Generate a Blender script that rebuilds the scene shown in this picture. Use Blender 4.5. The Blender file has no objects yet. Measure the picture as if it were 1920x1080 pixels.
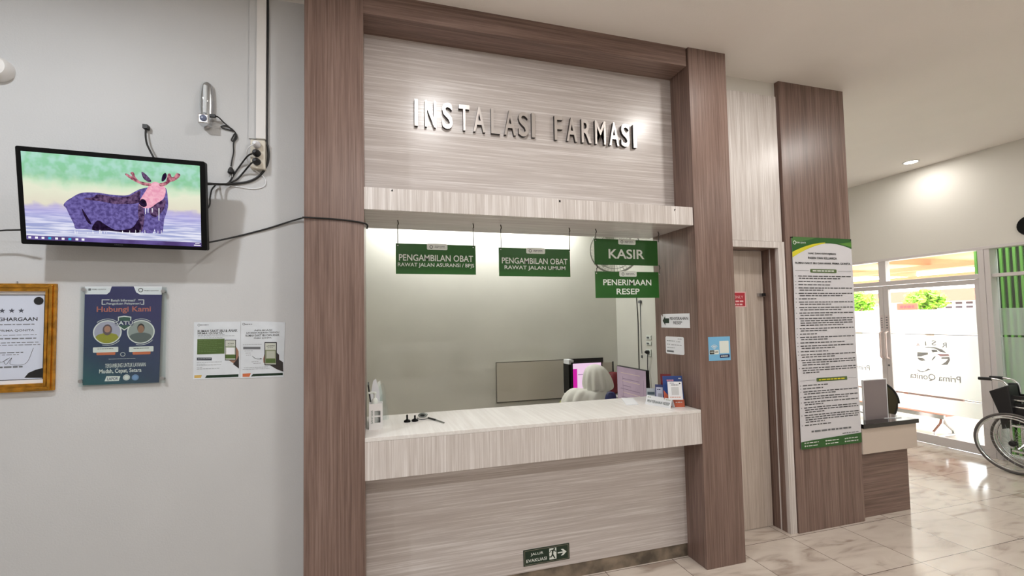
import bpy, bmesh, math, random
from mathutils import Vector, Matrix
random.seed(7)
sc = bpy.context.scene
COL = sc.collection
V = Vector

# ------------------------------------------------------------------ camera, world, exposure
F_PX, PCX, PCY = 814.05, 930.94, 565.64
YAW, PITCH, ROLL = map(math.radians, (-15.504, 2.4698, -1.0075))
CAM = V((0.3553, -2.3903, 1.6182))
FW = V((-math.sin(YAW)*math.cos(PITCH), math.cos(YAW)*math.cos(PITCH), math.sin(PITCH)))
_r0 = V((math.cos(YAW), math.sin(YAW), 0)); _u0 = _r0.cross(FW)
RT = math.cos(ROLL)*_r0 + math.sin(ROLL)*_u0
UP = -math.sin(ROLL)*_r0 + math.cos(ROLL)*_u0
cd = bpy.data.cameras.new('camera'); cam = bpy.data.objects.new('camera', cd); COL.objects.link(cam)
m3 = Matrix((RT, UP, -FW)).transposed()
cam.matrix_world = Matrix.Translation(CAM) @ m3.to_4x4()
cd.sensor_width = 36; cd.lens = F_PX/1920*36
cd.shift_x = (960-PCX)/1920; cd.shift_y = (PCY-540)/1920
cd.clip_start = .02; cd.clip_end = 200
sc.camera = cam
sc.view_settings.view_transform = 'Standard'; sc.view_settings.look = 'None'
sc.view_settings.gamma = 1; sc.view_settings.use_curve_mapping = False
sc.view_settings.exposure = 0.0
w = bpy.data.worlds.new('world'); sc.world = w; w.use_nodes = True
bg = w.node_tree.nodes['Background']
bg.inputs[0].default_value = (0.93, 0.96, 1.0, 1); bg.inputs[1].default_value = 8.0
sd = bpy.data.lights.new('sun', 'SUN'); sd.energy = 7; sd.angle = math.radians(1.5); sd.color = (1, .95, .88)
so = bpy.data.objects.new('sun', sd); COL.objects.link(so)
so.rotation_euler = (math.radians(28), math.radians(28), 0)
LAMP_POWER = 30.0
ROOM_CEIL = 3.433

def ray(u, v): return FW + RT*((u-PCX)/F_PX) - UP*((v-PCY)/F_PX)
def atY(u, v, y): d = ray(u, v); return CAM + d*((y-CAM.y)/d.y)
def atX(u, v, x): d = ray(u, v); return CAM + d*((x-CAM.x)/d.x)
def atZ(u, v, z): d = ray(u, v); return CAM + d*((z-CAM.z)/d.z)

# ------------------------------------------------------------------ materials
def lin(c):
    return tuple((x/255/12.92 if x/255 <= .04045 else ((x/255+.055)/1.055)**2.4) for x in c) + (1,)
MATS = {}
def mat(name, c, rough=.6, metal=0, spec=.5, bump=0, bscale=80, emis=0, coat=0, var=0, vscale=4):
    if name in MATS: return MATS[name]
    m = bpy.data.materials.new(name); m.use_nodes = True; nt = m.node_tree
    b = nt.nodes['Principled BSDF']
    b.inputs['Base Color'].default_value = lin(c); b.inputs['Roughness'].default_value = rough
    b.inputs['Metallic'].default_value = metal; b.inputs['Specular IOR Level'].default_value = spec
    b.inputs['Coat Weight'].default_value = coat
    if emis:
        b.inputs['Emission Color'].default_value = lin(c); b.inputs['Emission Strength'].default_value = emis
    g = nt.nodes.new('ShaderNodeNewGeometry')
    if var:
        n = nt.nodes.new('ShaderNodeTexNoise'); n.inputs['Scale'].default_value = vscale; n.inputs['Detail'].default_value = 4
        nt.links.new(g.outputs['Position'], n.inputs['Vector'])
        r = nt.nodes.new('ShaderNodeValToRGB'); r.color_ramp.elements[0].position = .35; r.color_ramp.elements[1].position = .65
        r.color_ramp.elements[0].color = lin([x*(1-var) for x in c]); r.color_ramp.elements[1].color = lin([min(255, x*(1+var)) for x in c])
        nt.links.new(n.outputs['Fac'], r.inputs[0]); nt.links.new(r.outputs[0], b.inputs['Base Color'])
    if bump:
        n = nt.nodes.new('ShaderNodeTexNoise'); n.inputs['Scale'].default_value = bscale; n.inputs['Detail'].default_value = 3
        nt.links.new(g.outputs['Position'], n.inputs['Vector'])
        bp = nt.nodes.new('ShaderNodeBump'); bp.inputs['Strength'].default_value = bump; bp.inputs['Distance'].default_value = .003
        nt.links.new(n.outputs['Fac'], bp.inputs['Height']); nt.links.new(bp.outputs[0], b.inputs['Normal'])
    MATS[name] = m; return m

def laminate(name, dark, mid, light, axis, rough=.35, fine=130):
    """streaked laminate; axis = direction of the grain"""
    m = bpy.data.materials.new(name); m.use_nodes = True; nt = m.node_tree; b = nt.nodes['Principled BSDF']
    b.inputs['Roughness'].default_value = rough
    g = nt.nodes.new('ShaderNodeNewGeometry')
    def layer(k, along, detail):
        mp = nt.nodes.new('ShaderNodeMapping')
        s = [k, k, k]; s['xyz'.index(axis)] = along
        mp.inputs['Scale'].default_value = s
        nt.links.new(g.outputs['Position'], mp.inputs['Vector'])
        n = nt.nodes.new('ShaderNodeTexNoise'); n.inputs['Scale'].default_value = 1; n.inputs['Detail'].default_value = detail
        n.inputs['Roughness'].default_value = .65
        nt.links.new(mp.outputs[0], n.inputs['Vector']); return n
    a = layer(fine, 2.2, 5); c = layer(fine*.22, .6, 2)
    mx = nt.nodes.new('ShaderNodeMix'); mx.data_type = 'FLOAT'; mx.inputs[0].default_value = .30
    nt.links.new(a.outputs['Fac'], mx.inputs[2]); nt.links.new(c.outputs['Fac'], mx.inputs[3])
    r = nt.nodes.new('ShaderNodeValToRGB'); e = r.color_ramp.elements
    e[0].position = .36; e[0].color = lin(dark); e[1].position = .64; e[1].color = lin(light)
    k = e.new(.5); k.color = lin(mid)
    nt.links.new(mx.outputs[0], r.inputs[0]); nt.links.new(r.outputs[0], b.inputs['Base Color'])
    bp = nt.nodes.new('ShaderNodeBump'); bp.inputs['Strength'].default_value = .08; bp.inputs['Distance'].default_value = .001
    nt.links.new(a.outputs['Fac'], bp.inputs['Height']); nt.links.new(bp.outputs[0], b.inputs['Normal'])
    MATS[name] = m; return m

brown_v = laminate('brown_laminate', (100, 79, 70), (124, 101, 92), (145, 123, 113), 'z', .34, 110)
brown_x = laminate('brown_laminate_x', (100, 79, 70), (124, 101, 92), (145, 123, 113), 'x', .34, 110)
brown_y = laminate('brown_laminate_y', (100, 81, 70), (122, 103, 91), (146, 127, 114), 'y', .32)
pale_x = laminate('pale_laminate_x', (186, 177, 173), (198, 190, 186), (224, 219, 217), 'x', .27, 150)
pale_v = laminate('pale_laminate_v', (190, 181, 176), (209, 202, 198), (236, 232, 230), 'z', .3, 120)
pale_y = laminate('pale_laminate_y', (221, 217, 213), (228, 225, 222), (238, 236, 233), 'y', .3, 45)
door_v = laminate('door_laminate_v', (176, 162, 150), (196, 183, 172), (214, 203, 194), 'z', .35, 70)
wall_m = mat('wall_paint', (201, 202, 203), .75, bump=.25, bscale=120, var=.012, vscale=1.5)
wall_w = mat('wall_paint_warm', (222, 219, 212), .75, bump=.2, bscale=120)
ceil_m = mat('ceiling_paint', (240, 235, 229), .8, bump=.3, bscale=200, var=.01, vscale=1)
white_m = mat('white_paint', (226, 224, 222), .45)
alu_m = mat('white_aluminium', (214, 208, 208), .35)
black_m = mat('black_plastic', (9, 9, 10), .35, spec=.15)
matte_black = mat('matte_black', (20, 20, 21), .6)
rubber = mat('black_rubber', (22, 22, 23), .5)
chrome = mat('chrome', (215, 217, 220), .18, 1)
steel = mat('brushed_steel', (190, 190, 192), .32, 1)
gold = mat('gilt', (196, 140, 52), .28, .85, var=.12, vscale=30)
paper = mat('paper_white', (232, 234, 238), .5)
paper_b = mat('paper_bluish', (205, 212, 228), .45)
ink = mat('ink_black', (26, 28, 30), .5)
ink_g = mat('ink_grey', (105, 108, 112), .5)
green_s = mat('sign_green', (36, 92, 34), .28)
green_d = mat('sign_dark_green', (14, 44, 28), .3)
ginc = mat('leaf_green_print', (88, 138, 52), .4)
hold_w = mat('holder_white', (240, 240, 240), .4)
sign_w = mat('sign_white', (226, 232, 226), .4)
yellow = mat('print_yellow', (214, 206, 44), .4)
navy = mat('print_navy', (30, 40, 92), .35)
orange = mat('print_orange', (206, 112, 72), .4)
redp = mat('print_red', (176, 44, 58), .4)
blue_l = mat('print_sky_blue', (120, 184, 224), .35)
skin_d = mat('skin_tone', (176, 130, 104), .5)

def floor_mat():
    m = bpy.data.materials.new('floor_tile'); m.use_nodes = True; nt = m.node_tree; b = nt.nodes['Principled BSDF']; L = nt.links.new
    g = nt.nodes.new('ShaderNodeNewGeometry')
    mp = nt.nodes.new('ShaderNodeMapping'); mp.inputs['Location'].default_value = (-3.258/.5, -.1676/.5, 0); mp.inputs['Scale'].default_value = (2, 2, 2)
    L(g.outputs['Position'], mp.inputs['Vector'])
    br = nt.nodes.new('ShaderNodeTexBrick'); br.offset = 0; br.squash = 1
    br.inputs['Scale'].default_value = 1; br.inputs['Brick Width'].default_value = 1; br.inputs['Row Height'].default_value = 1
    br.inputs['Mortar Size'].default_value = .004; br.inputs['Mortar Smooth'].default_value = .1; br.inputs['Bias'].default_value = 0
    br.inputs['Color1'].default_value = (.35, .35, .35, 1); br.inputs['Color2'].default_value = (.65, .65, .65, 1)
    L(mp.outputs[0], br.inputs['Vector'])
    # per tile shift of the veining
    add = nt.nodes.new('ShaderNodeVectorMath'); add.operation = 'MULTIPLY_ADD'
    L(br.outputs['Color'], add.inputs[0]); add.inputs[1].default_value = (40, 23, 0); L(g.outputs['Position'], add.inputs[2])
    n1 = nt.nodes.new('ShaderNodeTexNoise'); n1.inputs['Scale'].default_value = 3.2; n1.inputs['Detail'].default_value = 8; n1.inputs['Distortion'].default_value = 1.6
    mp2 = nt.nodes.new('ShaderNodeMapping'); mp2.inputs['Rotation'].default_value = (0, 0, .7); mp2.inputs['Scale'].default_value = (.55, 1.9, 1)
    L(add.outputs[0], mp2.inputs['Vector']); L(mp2.outputs[0], n1.inputs['Vector'])
    r = nt.nodes.new('ShaderNodeValToRGB'); e = r.color_ramp.elements
    e[0].position = .3; e[0].color = lin((168, 152, 140)); e[1].position = .62; e[1].color = lin((212, 201, 190))
    k = e.new(.38); k.color = lin((188, 175, 164)); k = e.new(.46); k.color = lin((205, 193, 182))
    L(n1.outputs['Fac'], r.inputs[0])
    mx = nt.nodes.new('ShaderNodeMix'); mx.data_type = 'RGBA'
    L(br.outputs['Fac'], mx.inputs[0]); L(r.outputs[0], mx.inputs[6]); mx.inputs[7].default_value = lin((84, 68, 60))
    L(mx.outputs[2], b.inputs['Base Color']); b.inputs['Roughness'].default_value = .13
    return m
floor_m = floor_mat()

def glassy(name, tint=(1, 1, 1), gloss=.07, rough=.02):
    m = bpy.data.materials.new(name); m.use_nodes = True; nt = m.node_tree; nt.nodes.clear()
    o = nt.nodes.new('ShaderNodeOutputMaterial'); t = nt.nodes.new('ShaderNodeBsdfTransparent'); t.inputs[0].default_value = (*tint, 1)
    g = nt.nodes.new('ShaderNodeBsdfGlossy'); g.inputs['Roughness'].default_value = rough
    x = nt.nodes.new('ShaderNodeMixShader'); x.inputs[0].default_value = gloss
    nt.links.new(t.outputs[0], x.inputs[1]); nt.links.new(g.outputs[0], x.inputs[2]); nt.links.new(x.outputs[0], o.inputs[0]); return m
glass_m = glassy('clear_glass', (.96, .98, .97))
acryl = glassy('clear_acrylic', (.95, .97, .97), .05, .05)
acryl_g = glassy('smoke_acrylic', (.42, .40, .42), .12, .1)
def film_mat(name, dif, clear, tint=(.93, .95, .94)):
    m = bpy.data.materials.new(name); m.use_nodes = True; nt = m.node_tree; nt.nodes.clear()
    o = nt.nodes.new('ShaderNodeOutputMaterial'); t = nt.nodes.new('ShaderNodeBsdfTranslucent'); t.inputs[0].default_value = (*tint, 1)
    d = nt.nodes.new('ShaderNodeBsdfDiffuse'); d.inputs[0].default_value = (.8, .82, .81, 1)
    x = nt.nodes.new('ShaderNodeMixShader'); x.inputs[0].default_value = dif
    tr = nt.nodes.new('ShaderNodeBsdfTransparent'); y = nt.nodes.new('ShaderNodeMixShader'); y.inputs[0].default_value = clear
    nt.links.new(t.outputs[0], x.inputs[1]); nt.links.new(d.outputs[0], x.inputs[2])
    nt.links.new(x.outputs[0], y.inputs[1]); nt.links.new(tr.outputs[0], y.inputs[2]); nt.links.new(y.outputs[0], o.inputs[0]); return m
film_m = film_mat('frosted_film', .22, .04); film_w = film_mat('frosted_window_film', .4, .42)
def emis_mat(name, c, s=1.0, c2=None, scale=30, axis=None):
    m = bpy.data.materials.new(name); m.use_nodes = True; nt = m.node_tree; nt.nodes.clear()
    o = nt.nodes.new('ShaderNodeOutputMaterial'); e = nt.nodes.new('ShaderNodeEmission'); e.inputs[0].default_value = lin(c); e.inputs[1].default_value = s
    if c2:
        g = nt.nodes.new('ShaderNodeTexCoord'); n = nt.nodes.new('ShaderNodeTexNoise'); n.inputs['Scale'].default_value = scale; n.inputs['Detail'].default_value = 6
        mp = nt.nodes.new('ShaderNodeMapping')
        if axis: mp.inputs['Scale'].default_value = axis
        nt.links.new(g.outputs['Object'], mp.inputs[0]); nt.links.new(mp.outputs[0], n.inputs['Vector'])
        r = nt.nodes.new('ShaderNodeValToRGB'); r.color_ramp.elements[0].position = .38; r.color_ramp.elements[1].position = .62
        r.color_ramp.elements[0].color = lin(c); r.color_ramp.elements[1].color = lin(c2)
        nt.links.new(n.outputs['Fac'], r.inputs[0]); nt.links.new(r.outputs[0], e.inputs[0])
    nt.links.new(e.outputs[0], o.inputs[0]); return m

# ------------------------------------------------------------------ mesh builder
class Fr:
    """planar frame: a to the right, b up, c out of the surface"""
    def __init__(s, o, a, b, n): s.o, s.a, s.b, s.n = V(o), V(a), V(b), V(n)
    def p(s, a, b, c=0): return s.o + s.a*a + s.b*b + s.n*c
def FY(y, x0=0, z0=0): return Fr((x0, y, z0), (1, 0, 0), (0, 0, 1), (0, -1, 0))
def FX(x, y0=0, z0=0): return Fr((x, y0, z0), (0, -1, 0), (0, 0, 1), (-1, 0, 0))
def FZ(z, x0=0, y0=0, ang=0):
    c, s = math.cos(ang), math.sin(ang); return Fr((x0, y0, z), (c, s, 0), (-s, c, 0), (0, 0, 1))
_tc = {}
def glyphs(s, bold, depth):
    k = (s, bold, depth)
    if k not in _tc:
        cu = bpy.data.curves.new('t', 'FONT'); cu.body = s; cu.offset = bold*.5; cu.extrude = depth; cu.resolution_u = 4; cu.align_x = 'LEFT'
        o = bpy.data.objects.new('t', cu); me = bpy.data.meshes.new_from_object(o)
        vs = [v.co.copy() for v in me.vertices]; fs = [(tuple(p.vertices), p.normal.z) for p in me.polygons]
        bpy.data.objects.remove(o); bpy.data.curves.remove(cu); bpy.data.meshes.remove(me)
        x0 = min(v.x for v in vs); x1 = max(v.x for v in vs); y0 = min(v.y for v in vs); y1 = max(v.y for v in vs)
        _tc[k] = (vs, fs, x0, x1, y0, y1)
    return _tc[k]
class B:
    def __init__(s): s.v, s.f, s.m, s.mats = [], [], [], []
    def mi(s, m):
        if m not in s.mats: s.mats.append(m)
        return s.mats.index(m)
    def add(s, vs, fs, m):
        k = len(s.v); s.v += [V(v) for v in vs]; i = s.mi(m)
        for f in fs: s.f.append([k+j for j in f]); s.m.append(i)
        return s
    def box(s, x0, x1, y0, y1, z0, z1, m):
        vs = [(x, y, z) for x in (x0, x1) for y in (y0, y1) for z in (z0, z1)]
        return s.add(vs, [(0, 1, 3, 2), (4, 6, 7, 5), (0, 4, 5, 1), (2, 3, 7, 6), (0, 2, 6, 4), (1, 5, 7, 3)], m)
    def slab(s, fr, a0, a1, b0, b1, c0, c1, m):
        vs = [fr.p(a, b, c) for a in (a0, a1) for b in (b0, b1) for c in (c0, c1)]
        return s.add(vs, [(0, 1, 3, 2), (4, 6, 7, 5), (0, 4, 5, 1), (2, 3, 7, 6), (0, 2, 6, 4), (1, 5, 7, 3)], m)
    def rect(s, fr, a0, a1, b0, b1, c, m):
        return s.add([fr.p(a0, b0, c), fr.p(a1, b0, c), fr.p(a1, b1, c), fr.p(a0, b1, c)], [(0, 1, 2, 3)], m)
    def poly(s, fr, pts, c, m): return s.add([fr.p(a, b, c) for a, b in pts], [tuple(range(len(pts)))], m)
    def prism(s, fr, pts, c0, c1, m):
        n = len(pts); vs = [fr.p(a, b, c0) for a, b in pts]+[fr.p(a, b, c1) for a, b in pts]
        fs = [tuple(range(n))[::-1], tuple(range(n, 2*n))]+[(i, (i+1) % n, n+(i+1) % n, n+i) for i in range(n)]
        return s.add(vs, fs, m)
    def disc(s, fr, a, b, r, c, m, n=32, ry=None):
        ry = ry or r
        return s.poly(fr, [(a+r*math.cos(2*math.pi*i/n), b+ry*math.sin(2*math.pi*i/n)) for i in range(n)], c, m)
    def ring(s, fr, a, b, r0, r1, c, m, t0=0, t1=2*math.pi, n=32, sy=1):
        vs = []; 
        for i in range(n+1):
            t = t0+(t1-t0)*i/n
            vs += [fr.p(a+r0*math.cos(t), b+sy*r0*math.sin(t), c), fr.p(a+r1*math.cos(t), b+sy*r1*math.sin(t), c)]
        return s.add(vs, [(2*i, 2*i+1, 2*i+3, 2*i+2) for i in range(n)], m)
    def rrect(s, fr, a0, a1, b0, b1, r, c, m, c0=None):
        pts = []
        for (ca, cb, t) in ((a1-r, b1-r, 0), (a0+r, b1-r, 1), (a0+r, b0+r, 2), (a1-r, b0+r, 3)):
            for i in range(5):
                q = math.pi/2*(t+i/4); pts.append((ca+r*math.cos(q), cb+r*math.sin(q)))
        return s.poly(fr, pts, c, m) if c0 is None else s.prism(fr, pts, c0, c, m)
    def text(s, fr, t, a, b, w, h, c, m, bold=.012, mirror=False, depth=0, side=None, skew=0):
        """text centred on (a, b), fitted to w x h"""
        vs, fs, x0, x1, y0, y1 = glyphs(t, bold, depth)
        sx = w/max(1e-6, x1-x0)*(-1 if mirror else 1); sy = h/max(1e-6, y1-y0)
        d = [fr.p(a+(v.x-(x0+x1)/2)*sx+skew*(v.y-(y0+y1)/2)*sy, b+(v.y-(y0+y1)/2)*sy, c+v.z) for v in vs]
        k = len(s.v); s.v += d; i = s.mi(m); j = s.mi(side) if side else i
        for f, nz in fs: s.f.append([k+q for q in f]); s.m.append(i if abs(nz) > .5 else j)
        return s
    def bars(s, fr, a0, a1, b, h, c, m, rnd, word=.02):
        """a line of print too small to read: a row of short strokes"""
        x = a0
        while x < a1-word*.3:
            wd = min(word*rnd.uniform(.5, 1.5), a1-x); s.rect(fr, x, x+wd, b-h/2, b+h/2, c, m); x += wd+word*.22
        return s
    def tube(s, path, r, m, n=8, cap=True):
        path = [V(p) for p in path]; k = len(s.v); i = s.mi(m); N = len(path)
        rs = r if isinstance(r, (list, tuple)) else [r]*N
        prev = None
        for q, p in enumerate(path):
            t = (path[min(q+1, N-1)]-path[max(q-1, 0)])
            t = t.normalized() if t.length > 1e-9 else V((0, 0, 1))
            if prev is None: u = t.orthogonal().normalized()
            else: u = (prev-t*prev.dot(t)); u = u.normalized() if u.length > 1e-6 else t.orthogonal().normalized()
            prev = u; w_ = t.cross(u)
            for j in range(n):
                an = 2*math.pi*j/n; s.v.append(p+(u*math.cos(an)+w_*math.sin(an))*rs[q])
        for q in range(N-1):
            for j in range(n):
                s.f.append([k+q*n+j, k+q*n+(j+1) % n, k+(q+1)*n+(j+1) % n, k+(q+1)*n+j]); s.m.append(i)
        if cap:
            s.f.append([k+j for j in range(n)][::-1]); s.m.append(i); s.f.append([k+(N-1)*n+j for j in range(n)]); s.m.append(i)
        return s
    def lathe(s, o, prof, m, axis=(0, 0, 1), n=24):
        """profile of (radius, height) along axis from o"""
        ax = V(axis).normalized(); u = ax.orthogonal().normalized(); w_ = ax.cross(u); o = V(o); k = len(s.v); i = s.mi(m)
        for r, h in prof:
            for j in range(n):
                an = 2*math.pi*j/n; s.v.append(o+ax*h+(u*math.cos(an)+w_*math.sin(an))*max(r, 1e-5))
        for q in range(len(prof)-1):
            for j in range(n): s.f.append([k+q*n+j, k+q*n+(j+1) % n, k+(q+1)*n+(j+1) % n, k+(q+1)*n+j]); s.m.append(i)
        s.f.append([k+j for j in range(n)][::-1]); s.m.append(i); s.f.append([k+(len(prof)-1)*n+j for j in range(n)]); s.m.append(i)
        return s
    def rings(s, rr, m, close=True):
        k = len(s.v); n = len(rr[0]); i = s.mi(m)
        for r in rr: s.v += [V(p) for p in r]
        for q in range(len(rr)-1):
            for j in range(n): s.f.append([k+q*n+j, k+q*n+(j+1) % n, k+(q+1)*n+(j+1) % n, k+(q+1)*n+j]); s.m.append(i)
        if close:
            s.f.append([k+j for j in range(n)][::-1]); s.m.append(i); s.f.append([k+(len(rr)-1)*n+j for j in range(n)]); s.m.append(i)
        return s
    def build(s, name, parent=None, smooth=False, bevel=0, local=False, warp=None, subd=0):
        me = bpy.data.meshes.new(name)
        vs = s.v
        if warp: vs = [warp(v) for v in vs]
        if local: o0 = V((0, 0, 0))
        elif parent is not None: o0 = parent.location if parent.parent is None else (parent.location+parent.parent.location)
        else:
            o0 = V(((min(v.x for v in vs)+max(v.x for v in vs))/2, (min(v.y for v in vs)+max(v.y for v in vs))/2, min(v.z for v in vs)))
        me.from_pydata([tuple(v-o0) for v in vs], [], s.f)
        for m in s.mats: me.materials.append(m)
        me.polygons.foreach_set('material_index', s.m)
        if smooth:
            me.polygons.foreach_set('use_smooth', [True]*len(me.polygons)); 
            try: me.set_sharp_from_angle(angle=math.radians(40))
            except Exception: pass
        me.update()
        o = bpy.data.objects.new(name, me); COL.objects.link(o)
        if parent is not None: o.parent = parent
        elif not local: o.location = o0
        if bevel:
            b = o.modifiers.new('bevel', 'BEVEL'); b.width = bevel; b.segments = 2; b.limit_method = 'ANGLE'
        if subd:
            q = o.modifiers.new('sub', 'SUBSURF'); q.levels = subd; q.render_levels = subd
        return o
def tag(o, label=None, cat=None, group=None, kind=None):
    if label: o['label'] = label
    if cat: o['category'] = cat
    if group: o['group'] = group
    if kind: o['kind'] = kind
    return o
def thing(name, label, cat, loc, group=None, rot=(0, 0, 0)):
    o = bpy.data.objects.new(name, None); o.empty_display_size = .1; COL.objects.link(o); o.location = loc; o.rotation_euler = rot
    return tag(o, label, cat, group)
def struct(o): o['kind'] = 'structure'; return o
def curve_pts(pts, n=10):
    """Catmull-Rom through the points"""
    P = [V(p) for p in pts]; P = [P[0]*2-P[1]]+P+[P[-1]*2-P[-2]]; out = []
    for i in range(1, len(P)-2):
        for k in range(n):
            t = k/n; a, b, c, d = P[i-1:i+3]
            out.append(.5*((2*b)+(c-a)*t+(2*a-5*b+4*c-d)*t*t+(3*b-a-3*c+d)*t**3))
    return out+[P[-2]]

# ------------------------------------------------------------------ measures
XR = 6.92                       # entrance wall
X1, X2, X3 = .295, 2.385, 2.689
Z_CT, Z_CB, Z_ST, Z_SB, Z_BB = 1.016, .798, 2.344, 2.224, 3.307
DOOR_Y = .34

# ------------------------------------------------------------------ room shell
struct(B().box(-4, 7.3, -6, 4.2, -.06, 0, floor_m).build('floor'))
struct(B().box(-4, 7.1, -6, 4.2, ROOM_CEIL, ROOM_CEIL+.08, ceil_m).build('ceiling'))
b = B().box(-4, 0.02, .2, .32, 0, ROOM_CEIL, wall_m)
struct(b.build('wall_back'))
b = B(); b.box(2.66, 3.42, .225, .30, 3.311, ROOM_CEIL, wall_w); b.box(3.32, 4.0, .301, .36, 0, ROOM_CEIL, wall_w); b.box(3.94, 4.0, .361, 4.2, 0, ROOM_CEIL, wall_w)
struct(b.build('wall_lobby'))
struct(B().box(-4.1, -4, -6, .32, 0, ROOM_CEIL, wall_m).build('wall_left'))
struct(B().box(-4.1, 7.1, -6.1, -6, 0, ROOM_CEIL, wall_w).build('wall_front'))
struct(B().box(4.0, 7.1, 4.2, 4.3, 0, ROOM_CEIL, wall_w).build('wall_lobby_end'))
b = B(); b.box(XR, XR+.14, -6, 4.2, 2.325, ROOM_CEIL, wall_w); b.box(XR, XR+.14, 2.98, 4.2, 0, 2.325, wall_w); b.box(XR, XR+.14, -6, -.9, 0, 2.325, wall_w)
struct(b.build('wall_right'))
# pharmacy room behind the counter
inn = mat('inner_wall_paint', (216, 215, 207), .6, var=.012, vscale=2)
struct(B().box(-.6, 3.36, 2.53, 2.6, 0, 2.96, inn).build('wall_inner_back'))
struct(B().box(3.3, 3.36, .52, 2.53, 0, 2.96, inn).build('wall_inner_right'))
struct(B().box(-.6, -.54, .32, 2.53, 0, 2.96, inn).build('wall_inner_left'))
b = B().box(-.54, .0, .45, .5, 0, 2.96, inn); b.box(2.72, 3.298, .45, .5, 0, 2.96, inn); b.box(0, 2.72, .49, .52, 2.24, 2.96, inn)
struct(b.build('wall_inner_front'))
struct(B().box(-.6, 3.36, .45, 2.6, 2.9, 2.96, ceil_m).build('ceiling_inner'))

# ------------------------------------------------------------------ portal around the counter
def column(x0, x1, y0, y1, lab):
    b = B().box(x0, x1, y0, y1, 0, ROOM_CEIL, brown_v)
    o = b.build('column', bevel=.0015); tag(o, lab, 'column', kind='structure'); return o
column(0, X1, 0, .449, 'brown streaked laminate column left of the pharmacy counter')
column(X2, X3, 0, .449, 'brown streaked laminate column right of the pharmacy counter')
column(3.365, 4.03, .187, .30, 'wide brown laminate column behind the tall notice banner')
b = B().box(X1, X2-.008, .012, .30, Z_BB, ROOM_CEIL, brown_x)
tag(b.build('beam'), 'brown laminate beam under the ceiling joining the two columns', 'beam', kind='structure')
# sign panel
tag(B().box(X1, X2, .191, .23, Z_ST+.001, Z_BB, pale_x).build('wall_panel'), 'large pale laminate panel carrying the raised pharmacy letters', 'wall panel')
# pelmet
pt = thing('pelmet', 'pale laminate pelmet box hanging over the counter opening', 'pelmet', (1.34, 0, Z_SB))
b = B().box(X1, X2-.006, .004, .022, Z_SB, Z_ST, pale_v)
f = FY(.004)
for (u, v, k) in ((735, 356.5, 0), (1049.5, 377, 1), (1265, 393.5, 2)):
    p = atY(u, v, .004)
    pts = ([(-.006, -.006), (.006, -.006), (.002, .006)], [(-.005, -.007), (.005, -.007), (.005, .006), (-.005, .006)], [(-.004, -.008), (0, -.008), (.007, .006), (-.003, .006)])[k]
    b.poly(f, [(p.x+q[0], p.z+q[1]) for q in pts], .0008, black_m)
b.build('fascia', pt, bevel=.001)
B().box(X1, X2-.006, .022, .485, Z_SB, Z_SB+.018, pale_x).build('soffit', pt)
B().box(X1, X2-.006, .022, .19, Z_ST-.016, Z_ST, pale_x).build('top_board', pt)
# counter
ct = thing('counter', 'long pale laminate service counter with deep striped apron', 'counter', (1.34, .1, 0))
B().box(X1, X2-.004, .0, .545, Z_CT-.02, Z_CT, pale_y).build('countertop', ct, bevel=.001)
B().box(X1, X2-.004, .0, .02, Z_CB, Z_CT-.0205, pale_v).build('apron', ct)
B().box(X1, X2-.004, .02, .178, Z_CB, Z_CB+.016, pale_x).build('underside', ct)
B().box(X1, X2, .178, .20, .086, Z_CB+.1, pale_x).build('base_panel', ct)
B().box(X1, X2, .182, .2, 0, .086, mat('stained_skirting', (118, 106, 92), .6, var=.25, vscale=9)).build('skirting', ct)
# raised letters
letters = [('I', 777.5, 783.5, 'first letter, far left'), ('N', 796.9, 817.5, 'second letter, between the first I and the S'), ('S', 829.4, 848.8, 'between the N and the T'),
           ('T', 860.6, 880.6, 'the only T'), ('A', 887.5, 910, 'just right of the T'), ('L', 921, 937.5, 'the only L'), ('A', 945.6, 967.5, 'just right of the L'),
           ('S', 972.5, 991, 'last but one of the first word'), ('I', 997.3, 1003.5, 'last of the first word'), ('F', 1040, 1055, 'the only F, opening the second word'),
           ('A', 1062.5, 1082.5, 'between F and R'), ('R', 1090.6, 1109.4, 'the only R'), ('M', 1116, 1136, 'the only M'), ('A', 1142.5, 1161, 'just right of the M'),
           ('S', 1165, 1181, 'last but one of the second word'), ('I', 1187.8, 1194, 'far right, last of all')]
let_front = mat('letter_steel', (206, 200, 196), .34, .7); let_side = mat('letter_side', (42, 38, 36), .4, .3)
for ch, u0, u1, where in letters:
    vm = 214+(u0-778)/(1187-778)*43
    xa, xb = atY(u0, vm, .168).x, atY(u1, vm, .168).x
    fr = FY(.191); b = B()
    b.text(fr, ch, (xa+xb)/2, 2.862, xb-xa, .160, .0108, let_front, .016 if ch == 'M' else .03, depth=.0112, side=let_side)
    tag(b.build('sign_letter'), f'raised steel letter {ch}, {where}', 'letter', 'raised letters above the counter')

# ------------------------------------------------------------------ doorway between the columns
tag(B().box(X3, 3.345, .2, .225, 2.18, 3.311, pale_v).build('wall_panel'), 'pale laminate panel above the wooden door', 'wall panel')
b = B(); b.box(X3, 3.36, .196, .225, 2.131, 2.178, pale_v); b.box(3.30, 3.36, .196, .225, 0, 2.131, pale_v)
b.box(3.30, 3.318, .225, .36, 0, 2.131, brown_v); b.box(X3, 3.3, .225, .36, 2.131, 2.145, brown_x)
b.box(3.296, 3.30, .268, .276, 0, 2.131, pale_v)
b.build('x')
o = bpy.data.objects['x']; o.name = 'door_frame_2'; struct(o)
d2 = thing('door_2', 'pale laminate door set back between the brown columns', 'door', (2.99, DOOR_Y, 0)); struct(d2)
B().box(2.66, 3.292, DOOR_Y, DOOR_Y+.02, .004, 2.128, door_v).build('door_leaf', d2)
p = atY(1424.5, 553.5, DOOR_Y)
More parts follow.
